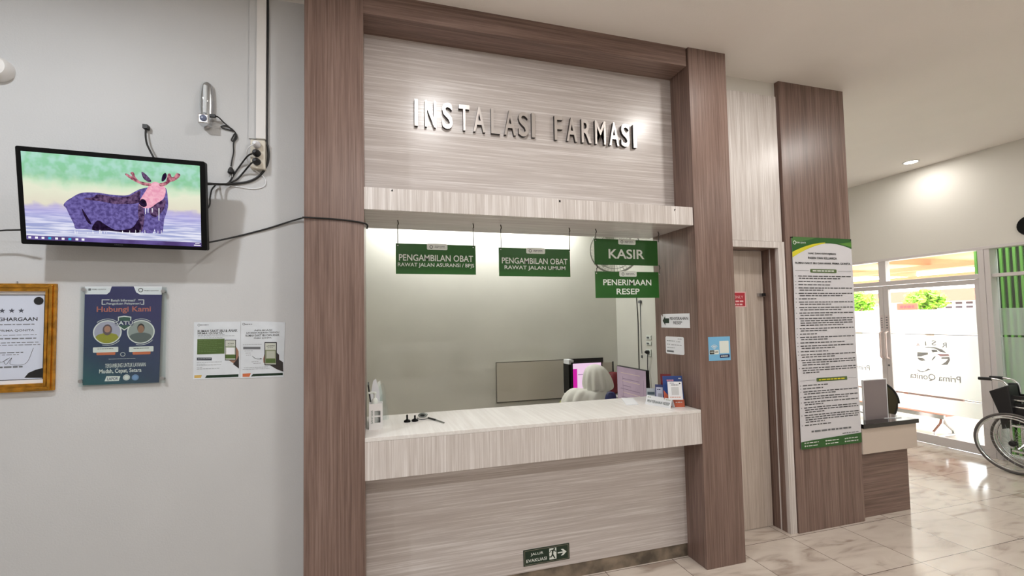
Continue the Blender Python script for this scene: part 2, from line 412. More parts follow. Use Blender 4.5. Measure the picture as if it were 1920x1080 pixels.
b = B().box(p.x-.03, p.x+.03, DOOR_Y-.022, DOOR_Y, p.z-.012, p.z+.014, steel); b.box(p.x, p.x+.03, DOOR_Y-.028, DOOR_Y-.022, p.z-.008, p.z+.014, matte_black)
b.build('latch', d2, bevel=.002)
b = B(); fr = FY(DOOR_Y); p0 = atY(1376, 549, DOOR_Y); p1 = atY(1397, 574, DOOR_Y); xa, xb, za, zb = p1.x-.2, p1.x, p1.z, p0.z
pink = mat('sticker_edge', (232, 190, 192), .5)
b.slab(fr, xa, xb+.01, za-.006, zb+.008, .0004, .0012, pink); b.rect(fr, xa+.004, xb, za, zb, .0016, redp)
b.text(fr, 'STEP ONLY', (xa+xb)/2-.002, zb-.033, .17, .022, .002, pink)
b.bars(fr, xa+.01, xb-.01, zb-.066, .012, .002, pink, random.Random(3), .03); b.bars(fr, xa+.01, xb-.02, zb-.09, .012, .002, pink, random.Random(4), .03)
tag(b.build('door_sticker'), 'red notice sticker with white print on the wooden door', 'sticker')

# ------------------------------------------------------------------ downlights
lamp_disc = emis_mat('lamp_disc', (255, 248, 236), 30)
def downlight(x, y, lab, power=1.0, z=ROOM_CEIL, r=.062):
    t = thing('downlight', lab, 'ceiling light', (x, y, z-.01), 'round ceiling downlights')
    B().lathe((x, y, z-.008), [(r+.018, .008), (r+.018, .004), (r+.01, 0), (r, .001), (r, .0075)], white_m, n=32).build('trim_ring', t, smooth=True)
    B().disc(FZ(z-.0035), x, y, r*.98, 0, lamp_disc).build('diffuser', t)
    ld = bpy.data.lights.new('downlight_lamp', 'AREA'); ld.shape = 'DISK'; ld.size = r*2; ld.energy = LAMP_POWER*power; ld.color = (.92, .96, 1) if x < -1 else ((1, .985, .975) if x < 1.5 else (1, .965, .92))
    lo = bpy.data.objects.new('downlight_lamp', ld); COL.objects.link(lo); lo.parent = t; lo.location = (0, 0, -.006)
downlight(6.555, 1.227, 'glowing round downlight in the ceiling near the glass entrance', .16)
for x, y, s in ((-1.25, -1.15, 1.0), (.82, -.92, .5), (2.74, -.79, .5), (4.75, -.95, .6), (-2.6, -3.4, .8), (.2, -3.6, 1.1), (2.8, -3.6, 1.1), (5.4, -3.2, .7), (4.9, 1.6, .4)):  # lamps behind the camera and in the lobby are added to lift ambient light
    downlight(x, y, 'round ceiling downlight out of the picture', s)
# tube lamp inside the pharmacy room
t = thing('tube_lamp', 'fluorescent tube lamp on the pharmacy room ceiling', 'ceiling light', (1.5, 2.3, 2.85))
B().box(.28, 2.72, 2.27, 2.33, 2.87, 2.9, white_m).build('housing', t); B().tube([(.3, 2.3, 2.855), (2.7, 2.3, 2.855)], .013, emis_mat('tube_glow', (245, 255, 240), 9)).build('tube', t)
ld = bpy.data.lights.new('tube_light', 'AREA'); ld.shape = 'RECTANGLE'; ld.size = 2.4; ld.size_y = .06; ld.energy = 30; ld.color = (1, 1, .96)
lo = bpy.data.objects.new('tube_light', ld); COL.objects.link(lo); lo.parent = t; lo.location = (0, 0, -.03)


# ================================================================== LEFT WALL
WY = .2
def K(u, v, y): p = atY(u, v, y); return (p.x, p.z)
def KL(pts, y): return [K(u, v, y) for u, v in pts]
# --- television
TVM = Matrix.Rotation(.007, 4, 'Z') @ Matrix.Rotation(.147, 4, 'X') @ Matrix.Rotation(.014, 4, 'Y')
TVL = V((-.820, .034, 2.211))
tv = thing('television', 'flat black television on the wall showing a moose in water', 'television', TVL)
tv.rotation_euler = TVM.to_euler()
TW, TH = .735, .433
inv = (Matrix.Translation(TVL) @ TVM).inverted()
def tvp(u, v):
    """pixel -> point on the television's front plane, in its own frame"""
    o = inv @ CAM; d = inv.to_3x3() @ ray(u, v); t = -o.y/d.y; q = o+d*t; return (q.x, q.z)
def TC(u, v): return tvp(20+u*.20375, 260+v*.2037)
fr = Fr((0, 0, 0), (1, 0, 0), (0, 0, 1), (0, -1, 0))
B().rrect(fr, -TW/2, TW/2, -TH/2, TH/2, .008, 0, black_m, c0=-.03).build('bezel', tv, local=True)
B().rrect(fr, -TW/2+.06, TW/2-.06, -TH/2+.04, TH/2-.06, .02, -.03, matte_black, c0=-.065).build('back_cover', tv, local=True)
# image
def screen_bg():
    m = bpy.data.materials.new('screen_image'); m.use_nodes = True; nt = m.node_tree; nt.nodes.clear(); L = nt.links.new
    o = nt.nodes.new('ShaderNodeOutputMaterial'); e = nt.nodes.new('ShaderNodeEmission'); e.inputs[1].default_value = .95
    tc = nt.nodes.new('ShaderNodeTexCoord'); sp = nt.nodes.new('ShaderNodeSeparateXYZ'); L(tc.outputs['Object'], sp.inputs[0])
    n = nt.nodes.new('ShaderNodeTexNoise'); n.inputs['Scale'].default_value = 14; n.inputs['Detail'].default_value = 3; L(tc.outputs['Object'], n.inputs['Vector'])
    ma = nt.nodes.new('ShaderNodeMath'); ma.operation = 'MULTIPLY_ADD'; L(n.outputs['Fac'], ma.inputs[0]); ma.inputs[1].default_value = .07; ma.inputs[2].default_value = -.035
    ad = nt.nodes.new('ShaderNodeMath'); L(sp.outputs['Z'], ad.inputs[0]); L(ma.outputs[0], ad.inputs[1])
    mr = nt.nodes.new('ShaderNodeMapRange'); mr.inputs[1].default_value = -.19; mr.inputs[2].default_value = .19; L(ad.outputs[0], mr.inputs[0])
    r = nt.nodes.new('ShaderNodeValToRGB'); els = r.color_ramp.elements
    els[0].position = 0; els[0].color = lin((212, 216, 246)); els[1].position = 1; els[1].color = lin((176, 228, 206))
    for p, c in ((.2, (190, 190, 236)), (.34, (184, 176, 232)), (.40, (200, 190, 222)), (.44, (232, 226, 206)), (.6, (236, 238, 214)), (.68, (214, 236, 206)), (.76, (160, 212, 176)), (.9, (166, 222, 196))):
        k = els.new(p); k.color = lin(c)
    L(mr.outputs[0], r.inputs[0])
    # ripples on the water
    mp = nt.nodes.new('ShaderNodeMapping'); mp.inputs['Scale'].default_value = (8, 1, 120); L(tc.outputs['Object'], mp.inputs[0])
    n2 = nt.nodes.new('ShaderNodeTexNoise'); n2.inputs['Scale'].default_value = 1; n2.inputs['Detail'].default_value = 3; L(mp.outputs[0], n2.inputs['Vector'])
    lt = nt.nodes.new('ShaderNodeMapRange'); lt.inputs[1].default_value = -.03; lt.inputs[2].default_value = -.13; lt.inputs[3].default_value = 0; lt.inputs[4].default_value = .75; L(sp.outputs['Z'], lt.inputs[0])
    r2 = nt.nodes.new('ShaderNodeValToRGB'); r2.color_ramp.elements[0].position = .4; r2.color_ramp.elements[0].color = lin((150, 160, 205)); r2.color_ramp.elements[1].position = .6; r2.color_ramp.elements[1].color = lin((245, 245, 255))
    L(n2.outputs['Fac'], r2.inputs[0])
    mx = nt.nodes.new('ShaderNodeMix'); mx.data_type = 'RGBA'; L(lt.outputs[0], mx.inputs[0]); L(r.outputs[0], mx.inputs[6]); L(r2.outputs[0], mx.inputs[7])
    # foliage mottling
    n3 = nt.nodes.new('ShaderNodeTexNoise'); n3.inputs['Scale'].default_value = 22; n3.inputs['Detail'].default_value = 2; L(tc.outputs['Object'], n3.inputs['Vector'])
    gt = nt.nodes.new('ShaderNodeMapRange'); gt.inputs[1].default_value = .06; gt.inputs[2].default_value = .12; gt.inputs[3].default_value = 0; gt.inputs[4].default_value = .5; L(ad.outputs[0], gt.inputs[0])
    r3 = nt.nodes.new('ShaderNodeValToRGB'); r3.color_ramp.elements[0].position = .42; r3.color_ramp.elements[0].color = lin((128, 200, 140)); r3.color_ramp.elements[1].position = .6; r3.color_ramp.elements[1].color = lin((186, 226, 216))
    L(n3.outputs['Fac'], r3.inputs[0])
    m4 = nt.nodes.new('ShaderNodeMix'); m4.data_type = 'RGBA'; L(gt.outputs[0], m4.inputs[0]); L(mx.outputs[2], m4.inputs[6]); L(r3.outputs[0], m4.inputs[7])
    L(m4.outputs[2], e.inputs[0]); L(e.outputs[0], o.inputs[0]); return m
sb = B()
c4 = [TC(92, 112), TC(1740, 250), TC(1755, 995), TC(148, 925)]
sb.poly(fr, c4[::-1], .0006, screen_bg())
fur = emis_mat('moose_fur', (88, 76, 138), .85, (128, 116, 186), 70)
fur_d = emis_mat('moose_dark_fur', (48, 30, 62), .9, (120, 92, 130), 60)
drk = emis_mat('moose_shadow', (26, 14, 34), .9, (46, 30, 62), 60)
head = emis_mat('moose_head', (236, 160, 186), .95, (250, 190, 206), 60)
antl = emis_mat('moose_antler', (128, 62, 84), .9, (222, 150, 160), 60)
whit = emis_mat('screen_white', (250, 250, 255), .95); cyan = emis_mat('screen_cyan', (60, 190, 230), .95)
bar = emis_mat('screen_taskbar', (84, 66, 120), .9, (120, 104, 176), 6)
def S(pts, c, m):
    if len(pts) > 4:      # round the outline
        n_ = len(pts); out = []
        for i in range(n_):
            p0, p1, p2, p3 = [V((*pts[(i+k) % n_], 0)) for k in (-1, 0, 1, 2)]
            for t_ in (0, .33, .66): out.append(.5*((2*p1)+(p2-p0)*t_+(2*p0-5*p1+4*p2-p3)*t_*t_+(3*p1-p0-3*p2+p3)*t_**3))
        pts = [(p.x, p.y) for p in out]
    sb.poly(fr, [TC(u, v) for u, v in pts][::-1], c, m)
S([(487, 610), (520, 570), (560, 545), (600, 520), (640, 503), (690, 495), (800, 497), (900, 512), (1000, 522), (1080, 520), (1130, 495), (1190, 465), (1260, 450), (1330, 440), (1420, 450), (1440, 490), (1448, 560), (1450, 620), (1436, 680), (1415, 740), (1408, 800), (1395, 868), (1340, 868), (1325, 830), (1305, 870), (1200, 865), (1100, 858), (1000, 855), (900, 848), (820, 842), (740, 838), (680, 832), (600, 830), (585, 790), (560, 740), (535, 690), (512, 640)], .0010, fur)
S([(800, 513), (900, 528), (1000, 540), (1080, 532), (1130, 510), (1195, 478), (1190, 530), (1185, 590), (1050, 602), (940, 598), (850, 580), (700, 560), (680, 545), (760, 540)], .0012, fur_d)
S([(800, 752), (870, 790), (960, 838), (1060, 836), (1130, 812), (1180, 740), (1195, 790), (1200, 862), (1050, 862), (900, 848), (750, 840)], .0012, drk)
S([(655, 640), (690, 690), (745, 782), (715, 776), (672, 700)], .0012, drk)
S([(1180, 600), (1225, 640), (1230, 760), (1200, 860), (1175, 700)], .0012, fur_d)
S([(1285, 640), (1420, 560), (1410, 650), (1340, 720), (1290, 700)], .0012, fur_d)
S([(1280, 425), (1330, 398), (1400, 428), (1428, 470), (1410, 550), (1345, 595), (1290, 635), (1240, 640), (1200, 622), (1183, 600), (1200, 550), (1245, 480)], .0014, head)
S([(1183, 600), (1203, 558), (1240, 566), (1255, 615), (1222, 630)], .0016, drk)
S([(1055, 332), (1068, 320), (1110, 345), (1118, 340), (1103, 316), (1120, 305), (1138, 318), (1148, 350), (1180, 385), (1230, 402), (1290, 410), (1290, 436), (1225, 430), (1160, 402), (1100, 368)], .0016, antl)
S([(1370, 412), (1425, 398), (1440, 360), (1448, 326), (1470, 322), (1482, 352), (1505, 350), (1528, 318), (1560, 328), (1556, 352), (1510, 388), (1470, 400), (1430, 430), (1380, 440)], .0016, antl)
S([(1205, 305), (1245, 328), (1296, 388), (1270, 400), (1222, 365)], .0015, fur_d)
S([(1425, 315), (1398, 338), (1390, 392), (1418, 384), (1438, 345)], .0014, drk)
for u in (1238, 1262, 1300, 1362): S([(u, 640), (u+9, 640), (u+7, 640+(u*7) % 90+30), (u+2, 640+(u*7) % 90+30)], .0018, whit)
rr = random.Random(5)
for i in range(26):
    u = rr.uniform(590, 1400); h = rr.uniform(8, 34); S([(u, 872), (u+6, 872), (u+4, 872-h), (u+1, 872-h)], .0018, whit)
S([(148, 888), (1757, 958), (1757, 996), (150, 926)], .0014, bar)
for i, (u, m_) in enumerate([(178, whit), (240, whit), (300, whit), (362, cyan), (425, whit), (485, whit), (547, cyan), (612, whit), (668, whit)]):
    v = 895+(u-148)*.0437+12; S([(u-13, v-10), (u+13, v-9), (u+13, v+10), (u-13, v+9)], .0018, m_)
S([(1700, 962), (1740, 963), (1740, 969), (1700, 968)], .0018, whit); S([(1688, 976), (1750, 979), (1750, 988), (1688, 985)], .0018, whit)
sb.build('screen', tv, local=True)
B().bars(fr, -.018, .018, -TH/2+.012, .003, .0008, mat('logo_grey', (58, 58, 62), .5), random.Random(1), .006).build('logo', tv, local=True)
t = thing('television_bracket', 'wall bracket behind the moose television', 'bracket', (-.82, .16, 2.2))
B().box(-.92, -.72, .188, .2, 2.11, 2.29, matte_black).box(-.85, -.79, .105, .19, 2.17, 2.23, matte_black).build('mount', t)

# --- emergency lamp
t = thing('emergency_lamp', 'upright clear and silver emergency lamp on the left wall', 'lamp', (-.513, WY, 2.79))
p0, p1 = atY(385, 151, .165), atY(386, 238, .165)
xm = (p0.x+p1.x)/2; z1, z0 = p0.z, p1.z
b = B()
def capsule(b, x0, x1, y0, y1, z0, z1, m, n=20):
    rr_ = []
    for q in range(9):
        a = -math.pi/2+math.pi*q/8; z = (z0+z1)/2+((z1-z0)/2)*math.sin(a)*1.0
        k = min(1, math.cos(a)**.45 if abs(q-4) < 4 else .25)
        rr_.append([((x0+x1)/2+(x1-x0)/2*k*math.cos(2*math.pi*j/n), (y0+y1)/2+(y1-y0)/2*k*math.sin(2*math.pi*j/n), z) for j in range(n)])
    return b.rings(rr_, m)
capsule(B(), xm-.030, xm+.030, .165, .205, z0, z1, steel).build('back_shell', t, smooth=True)
capsule(B(), xm-.027, xm+.027, .138, .19, z0+.055, z1-.008, acryl).build('clear_cover', t, smooth=True)
B().tube([(xm, .158, z0+.07), (xm, .158, z1-.03)], .009, paper).build('tube', t, smooth=True)
b = B().box(xm-.026, xm+.026, .135, .19, z0+.006, z0+.058, chrome); b.build('lamp_base', t, bevel=.006)
B().lathe((xm, .136, z0+.034), [(.016, 0), (.016, .004), (.010, .007)], mat('lamp_blue_grey', (96, 104, 130), .3), axis=(0, -1, 0)).build('switch_knob', t, smooth=True)

# --- trunking, sockets, cables
tag(B().box(K(481, 100, .18)[0], K(499, 100, .18)[0], .176, WY, K(490, 260, .176)[1], ROOM_CEIL, white_m).box(K(468, 100, .2)[0], K(481, 100, .18)[0], .19, WY, K(490, 260, .18)[1], ROOM_CEIL-.02, wall_m).build('cable_trunking', bevel=.002),
    'white vertical cable trunking running up to the ceiling', 'cable trunking')
sk = thing('socket_outlet', 'beige three-gang wall socket below the white trunking', 'socket', (-.27, WY, 2.55))
ivory = mat('ivory_plastic', (214, 208, 194), .4)
xa, xb = K(469, 290, .165)[0], K(497, 290, .165)[0]; za, zb = K(483, 316, .165)[1], K(483, 262, .165)[1]
B().box(xa, xb, .165, WY, za, zb, ivory).build('housing', sk, bevel=.004)
for i, v in enumerate((272, 288, 304)):
    q = K(482, v, .165)
    B().lathe((q[0], .166, q[1]), [(.024, 0), (.024, .003), (.020, .0035), (.020, .001)], ivory, axis=(0, -1, 0)).build('socket_face', sk, smooth=True)
def cable(name, pts, r, m, lab, cat='cable', y=.193, extra=None, smoothn=8):
    P = [atY(q[0], q[1], q[2] if len(q) > 2 else y) for q in pts]
    b = B().tube(curve_pts(P, smoothn), r, m, n=8)
    if extra: extra(b)
    return tag(b.build(name, smooth=True), lab, cat)
def plug_at(b, u, v, y, m, r=.019, L=.035):
    q = atY(u, v, y); b.lathe((q.x, y, q.z), [(r, 0), (r, L*.4), (r*.7, L*.8), (r*.4, L)], m, axis=(-.15, -1, 0))
cable('television_power_cable', [(481, 288, .15), (473, 288, .135), (464, 293, .16), (452, 308, .19), (440, 325), (428, 343), (410, 345), (388, 346, .12)], .0042, rubber,
      'black cable plugged into the middle socket, running to the television', extra=lambda b: plug_at(b, 482, 288, .163, rubber))
cable('power_cable', [(481, 304, .15), (473, 305, .135), (466, 312, .16), (455, 325, .19), (443, 337), (428, 344, .188)], .0042, rubber,
      'black cable plugged into the lowest socket', extra=lambda b: plug_at(b, 482, 304, .163, rubber))
cable('white_cable', [(481, 272, .15), (473, 272, .135), (464, 280, .15), (463, 296, .18), (470, 312, .195), (488, 326, .196), (498, 338, .197), (494, 350, .197), (472, 354, .197), (432, 348, .197)], .0028, paper,
      'thin white cable plugged into the top socket, looping below', extra=lambda b: plug_at(b, 482, 272, .163, paper))
cable('main_cable', [(502, 0), (502, 60), (501, 150), (500, 258), (502, 275), (503.5, 292), (500, 310), (488, 328), (470, 339), (445, 344), (415, 345.5, .17), (386, 344, .10)], .0062, rubber,
      'thick black cable beside the trunking bending left to the television')
cable('signal_cable', [(404, 347, .185), (397, 356, .18), (394, 370, .17), (393, 384, .15), (386, 395, .09)], .004, rubber, 'short black cable curving back behind the television edge')
def tip(b):
    q = atY(273.5, 240, .185); b.box(q.x-.009, q.x+.012, .17, .198, q.z-.006, q.z+.014, rubber)
cable('loose_cable', [(274, 240, .185), (273, 252, .18), (275, 268, .17), (281, 282, .15), (289, 297, .10)], .0045, rubber, 'short loose black cable sticking up above the television', extra=tip)
def lampend(b):
    q = atY(433, 318, .188); b.lathe((q.x, .188, q.z+.012), [(.006, 0), (.013, .012), (.016, .028), (.012, .034)], rubber, axis=(0, 0, -1))
    for s_ in (-1, 1): b.tube([(q.x+s_*.008, .188, q.z-.02), (q.x+s_*.008, .188, q.z-.04)], .0022, steel)
    q2 = atY(396, 217.5, .165); b.box(q2.x-.006, q2.x+.02, .158, .172, q2.z-.006, q2.z+.008, rubber)
cable('lamp_cord', [(394, 217, .165), (408, 219, .175), (420, 230), (432, 240), (437, 245), (428, 243), (417, 240), (415, 237), (424, 236), (436, 243), (442, 252), (438, 264), (434, 262), (441, 250), (444, 258), (438, 268), (438, 285), (435, 300), (433, 312)], .0034, rubber,
      'black cord hanging from the emergency lamp with a bundled knot and unplugged end', extra=lampend)
cable('long_cable', [(388, 455, .08), (410, 451, .15), (450, 442), (500, 429), (545, 415, .19), (566, 409, .17), (568.6, 408, .05), (570.5, 407.5, -.005), (600, 409, -.005), (640, 412, -.005), (668, 415.5, -.006), (684, 419, -.006), (689, 423, .01), (688, 429, .02)], .0045, rubber,
      'long black cable sagging from the television across the brown column')
cable('left_cable', [(-60, 439, .12), (0, 432.5, .11), (24, 431.5, .10), (44, 431, .09)], .004, rubber, 'black cable leaving the television towards the left picture edge')
q = atY(-14, 122, .15)
tag(B().lathe((q.x, WY, q.z), [(.055, 0), (.055, .03), (.045, .05), (.02, .055)], white_m, axis=(0, -1, 0)).build('wall_fitting', smooth=True), 'pale round wall fitting cut by the left picture edge', 'wall fitting')

# --- framed certificate
FXL, FXR, FZB, FZT = -1.484, -1.131, 1.322, 1.832
t = thing('framed_certificate', 'award certificate in a gilt frame at the left picture edge', 'picture frame', ((FXL+FXR)/2, WY, FZB))
fw = .037; b = B()
for (c0, c1, wi) in ((.0, .018, 0), (.018, .026, .008), (.018, .022, .026)):
    w0, w1 = wi, (fw if wi == 0 else wi+.011)
    for (x0, x1, z0_, z1_) in ((FXL+w0, FXL+w1, FZB+w0, FZT-w0), (FXR-w1, FXR-w0, FZB+w0, FZT-w0), (FXL+w1, FXR-w1, FZT-w1, FZT-w0), (FXL+w1, FXR-w1, FZB+w0, FZB+w1)):
        b.box(x0, x1, WY-c1, WY-c0, z0_, z1_, gold)
b.build('frame', t, bevel=.003)
fr = FY(WY-.004); b = B()
b.slab(fr, FXL+fw-.001, FXR-fw+.001, FZB+fw-.001, FZT-fw+.001, -.003, 0, paper)
b.rect(fr, FXL+fw+.014, FXR-fw, FZB+fw+.018, FZT-fw-.015, .0004, matte_black)
ca, cb_, cz0, cz1 = FXL+fw+.017, FXR-fw-.012, FZB+fw+.021, FZT-fw-.018
b.rect(fr, ca, cb_, cz0, cz1, .0008, paper_b)
cx = (ca+cb_)/2-.004
def CC(u, v): return K(u/4.909, 520+v/4.909, WY-.004)
q = CC(358, 217); b.disc(fr, q[0], q[1], .019, .0014, matte_black)
zst = CC(200, 307)[1]; xst = [CC(110, 307)[0]+d for d in (-.0357, 0, .0357)]
for x in xst:
    pts = []
    for i in range(10):
        r_ = .0125 if i % 2 == 0 else .0052; a = math.pi/2+i*math.pi/5; pts.append((x+r_*math.cos(a), zst+r_*math.sin(a)))
    b.poly(fr, pts, .0012, mat('star_grey', (70, 74, 86), .5))
b.text(fr, 'PENGHARGAAN', xst[1], CC(200, 385)[1], .197, .017, .0012, ink, .03)
b.text(fr, 'RSIA PRIMA QONITA', xst[1], CC(200, 490)[1], .174, .012, .0012, ink_g, .03)
rr = random.Random(9)
for v, xr, h in ((433, 325, .004), (530, 340, .002), (562, 340, .005), (600, 378, .003), (622, 372, .003), (690, 235, .004), (710, 175, .003), (822, 210, .007)):
    xe = CC(xr, v)[0]; b.bars(fr, 2*xst[1]-xe, xe, CC(200, v)[1], h, .0012, ink_g, rr, .02)
b.tube(curve_pts([V((a_, WY-.0055, z_)) for a_, z_ in [CC(*p_) for p_ in ((0, 690), (5, 780), (90, 740), (40, 770), (60, 800), (110, 740), (100, 800), (240, 790), (310, 650))]]), .0008, ink_g, n=4)
b.poly(fr, [CC(u, v) for u, v in ((225, 925), (262, 880), (330, 850), (415, 830), (418, 925))], .0012, matte_black)
b.build('certificate', t)
B().tube([((FXL+FXR)/2+.02, WY-.004, FZT), ((FXL+FXR)/2+.02, WY-.004, FZT+.012)], .003, steel).build('hook', t)

# --- contact poster behind acrylic
t = thing('contact_poster', 'dark blue contact poster with two portraits in a clear acrylic holder', 'poster', (-.86, WY, 1.33))
ya = .182
pa = [atY(u, v, ya) for u, v in ((150, 537), (313, 539), (308, 722), (147, 722))]
ax0, ax1, az0, az1 = (pa[0].x+pa[3].x)/2, (pa[1].x+pa[2].x)/2, (pa[2].z+pa[3].z)/2, (pa[0].z+pa[1].z)/2
fr = FY(ya); B().slab(fr, ax0, ax1, az0, az1, 0, .003, acryl).build('acrylic_front', t)
B().slab(fr, ax0, ax1, az0, az1, -.008, -.005, acryl).build('acrylic_back', t)
for u, v in ((157, 543), (306, 546), (151, 715), (304, 709)):
    q = atY(u, v, ya-.004); B().lathe((q.x, WY, q.z), [(.006, 0), (.006, .02), (.009, .0205), (.009, .026)], steel, axis=(0, -1, 0), n=16).build('standoff', t, smooth=True)
def PC(u, v): return K(140+u*.18519, 530+v*.18519, ya)
def poster_bg():
    m = bpy.data.materials.new('poster_print'); m.use_nodes = True; nt = m.node_tree; bs = nt.nodes['Principled BSDF']; L = nt.links.new
    tc = nt.nodes.new('ShaderNodeTexCoord'); r = nt.nodes.new('ShaderNodeValToRGB'); mp = nt.nodes.new('ShaderNodeMapping'); g = nt.nodes.new('ShaderNodeTexGradient')
    mp.inputs['Rotation'].default_value = (0, math.radians(0), 0)
    L(tc.outputs['Generated'], mp.inputs[0]); sp = nt.nodes.new('ShaderNodeSeparateXYZ'); L(mp.outputs[0], sp.inputs[0])
    a = nt.nodes.new('ShaderNodeMath'); a.operation = 'MULTIPLY_ADD'; L(sp.outputs['X'], a.inputs[0]); a.inputs[1].default_value = .35; L(sp.outputs['Z'], a.inputs[2])
    L(a.outputs[0], r.inputs[0]); e = r.color_ramp.elements
    e[0].position = 0; e[0].color = lin((16, 92, 96)); e[1].position = 1; e[1].color = lin((36, 38, 96)); k = e.new(.35); k.color = lin((24, 56, 88))
    L(r.outputs[0], bs.inputs['Base Color']); bs.inputs['Roughness'].default_value = .4; return m
fr = FY(ya+.002); b = B()
p4 = [PC(100, 38), PC(882, 38), PC(850, 1012), PC(76, 1040)]
b.add([V((q[0], ya+.0035, q[1])) for q in p4]+[V((q[0], ya+.0045, q[1])) for q in p4], [(3, 2, 1, 0), (4, 5, 6, 7)], poster_bg())
fr = FY(ya+.0035)
b.poly(fr, [PC(u, v) for u, v in ((100, 38), (372, 38), (352, 95), (320, 118), (102, 118))][::-1], .0003, paper)
b.poly(fr, [PC(u, v) for u, v in ((595, 38), (882, 38), (878, 122), (660, 120), (620, 98))][::-1], .0003, paper)
q = PC(665, 75); b.ring(fr, q[0], q[1], .0075, .0105, .0005, ink)
def PT(s, u0, u1, v0, v1, m, c=.0006, bold=.02, **k):
    a_, d_ = PC(u0, v0), PC(u1, v1); b.text(fr, s, (a_[0]+d_[0])/2, (a_[1]+d_[1])/2, d_[0]-a_[0], abs(a_[1]-d_[1]), c, m, bold, **k)
def PR(u0, u1, v0, v1, m, c=.0006, r=None):
    a_, d_ = PC(u0, v0), PC(u1, v1)
    b.rrect(fr, a_[0], d_[0], d_[1], a_[1], r or .001, c, m)
PT('PRIMA QONITA', 700, 848, 76, 88, ink); PT('PRIMA QONITA', 170, 315, 62, 76, ink_g); PR(135, 160, 58, 80, ink_g)
PT('Butuh Informasi/', 365, 612, 166, 190, sign_w); PT('Pengaduan Pelayanan?', 320, 665, 202, 226, sign_w)
for s_ in ((270, 350, 170, 177), (270, 278, 170, 222), (270, 310, 216, 223), (640, 700, 170, 177), (692, 700, 170, 222), (668, 700, 216, 223)): PR(*s_, sign_w)
PT('Hubungi Kami', 220, 768, 242, 308, mat('print_coral', (184, 104, 88), .4), bold=.035)
for (uc, vc, bgc, shirt, fc, cap) in ((328, 502, (170, 170, 190), (150, 150, 34), (178, 132, 110), (66, 52, 56)), (668, 498, (150, 160, 156), (88, 100, 98), (150, 110, 84), (30, 26, 26))):
    q = PC(uc, vc); r_ = .059
    b.disc(fr, q[0], q[1], r_, .0006, sign_w); b.disc(fr, q[0], q[1], r_*.91, .0009, mat(f'portrait_bg_{uc}', bgc, .5))
    b.ring(fr, q[0], q[1], r_*1.08, r_*1.12, .0006, sign_w, .9, 2.3); b.ring(fr, q[0], q[1], r_*1.08, r_*1.12, .0006, sign_w, 4.4, 5.6)
    R_ = r_*.91; pts = [(q[0]+R_*math.cos(t_), q[1]+R_*math.sin(t_)) for t_ in [math.radians(d_) for d_ in range(205, 340, 9)]]
    pts += [(q[0]+R_*.72, q[1]-R_*.22), (q[0]+R_*.3, q[1]-R_*.08), (q[0]-R_*.3, q[1]-R_*.08), (q[0]-R_*.72, q[1]-R_*.22)]
    b.poly(fr, pts, .0012, mat(f'portrait_shirt_{uc}', shirt, .6))
    if uc < 500: b.disc(fr, q[0], q[1]+R_*.22, R_*.36, .0014, mat('portrait_scarf', (96, 78, 84), .6), ry=R_*.5); b.disc(fr, q[0], q[1]+R_*.28, R_*.24, .0016, mat('portrait_face_a', fc, .6), ry=R_*.3)
    else: b.disc(fr, q[0], q[1]+R_*.36, R_*.29, .0014, mat('portrait_hair', cap, .6), ry=R_*.42); b.disc(fr, q[0], q[1]+R_*.25, R_*.25, .0016, mat('portrait_face_b', fc, .6), ry=R_*.36)
sh = [(437, 345), (500, 335), (572, 345), (568, 440), (500, 484), (437, 440)]
b.poly(fr, [PC(*p_) for p_ in sh][::-1], .0018, sign_w); b.poly(fr, [PC(500+(u-500)*.86, 408+(v-408)*.86) for u, v in sh][::-1], .002, mat('shield_green', (38, 84, 70), .5))
b.poly(fr, [PC(*p_) for p_ in ((402, 386), (598, 386), (590, 432), (410, 432))][::-1], .0022, navy); PT('SATU', 412, 588, 390, 426, sign_w, .0025, .02)
for u0, u1, v0 in ((182, 438, 656), (548, 795, 650)):
    PR(u0+36, u1-30, v0+40, v0+74, orange, .0006, .004); PR(u0, u1, v0, v0+46, sign_w, .0009, .0035)
    a_, d_ = PC(u0+45, v0+16), PC(u1-45, v0+16); b.bars(fr, a_[0], d_[0], a_[1], .0026, .0012, ink, random.Random(u0), .008)
q = PC(484, 726); b.ring(fr, q[0], q[1], .0085, .0105, .0006, sign_w); a_, d_ = PC(340, 775), PC(612, 772); b.bars(fr, a_[0], d_[0], a_[1], .0016, .0006, sign_w, rr, .008)
PT('TERSAMBUNG UNTUK LAYANAN', 305, 715, 822, 848, sign_w, bold=.01); PT('Mudah, Cepat, Setara', 245, 672, 878, 916, sign_w, bold=.03)
b.poly(fr, [PC(*p_) for p_ in ((318, 948), (458, 948), (444, 995), (298, 1000))][::-1], .0006, sign_w); PT('LAPOR', 328, 435, 960, 986, navy, .0009)
for u, m_ in ((521, sign_w), (610, mat('seal_blue', (120, 160, 205), .5))): q = PC(u, 960); b.disc(fr, q[0], q[1], .0145, .0006, m_); b.ring(fr, q[0], q[1], .0105, .0115, .0009, navy)
b.build('printed_sheet', t)

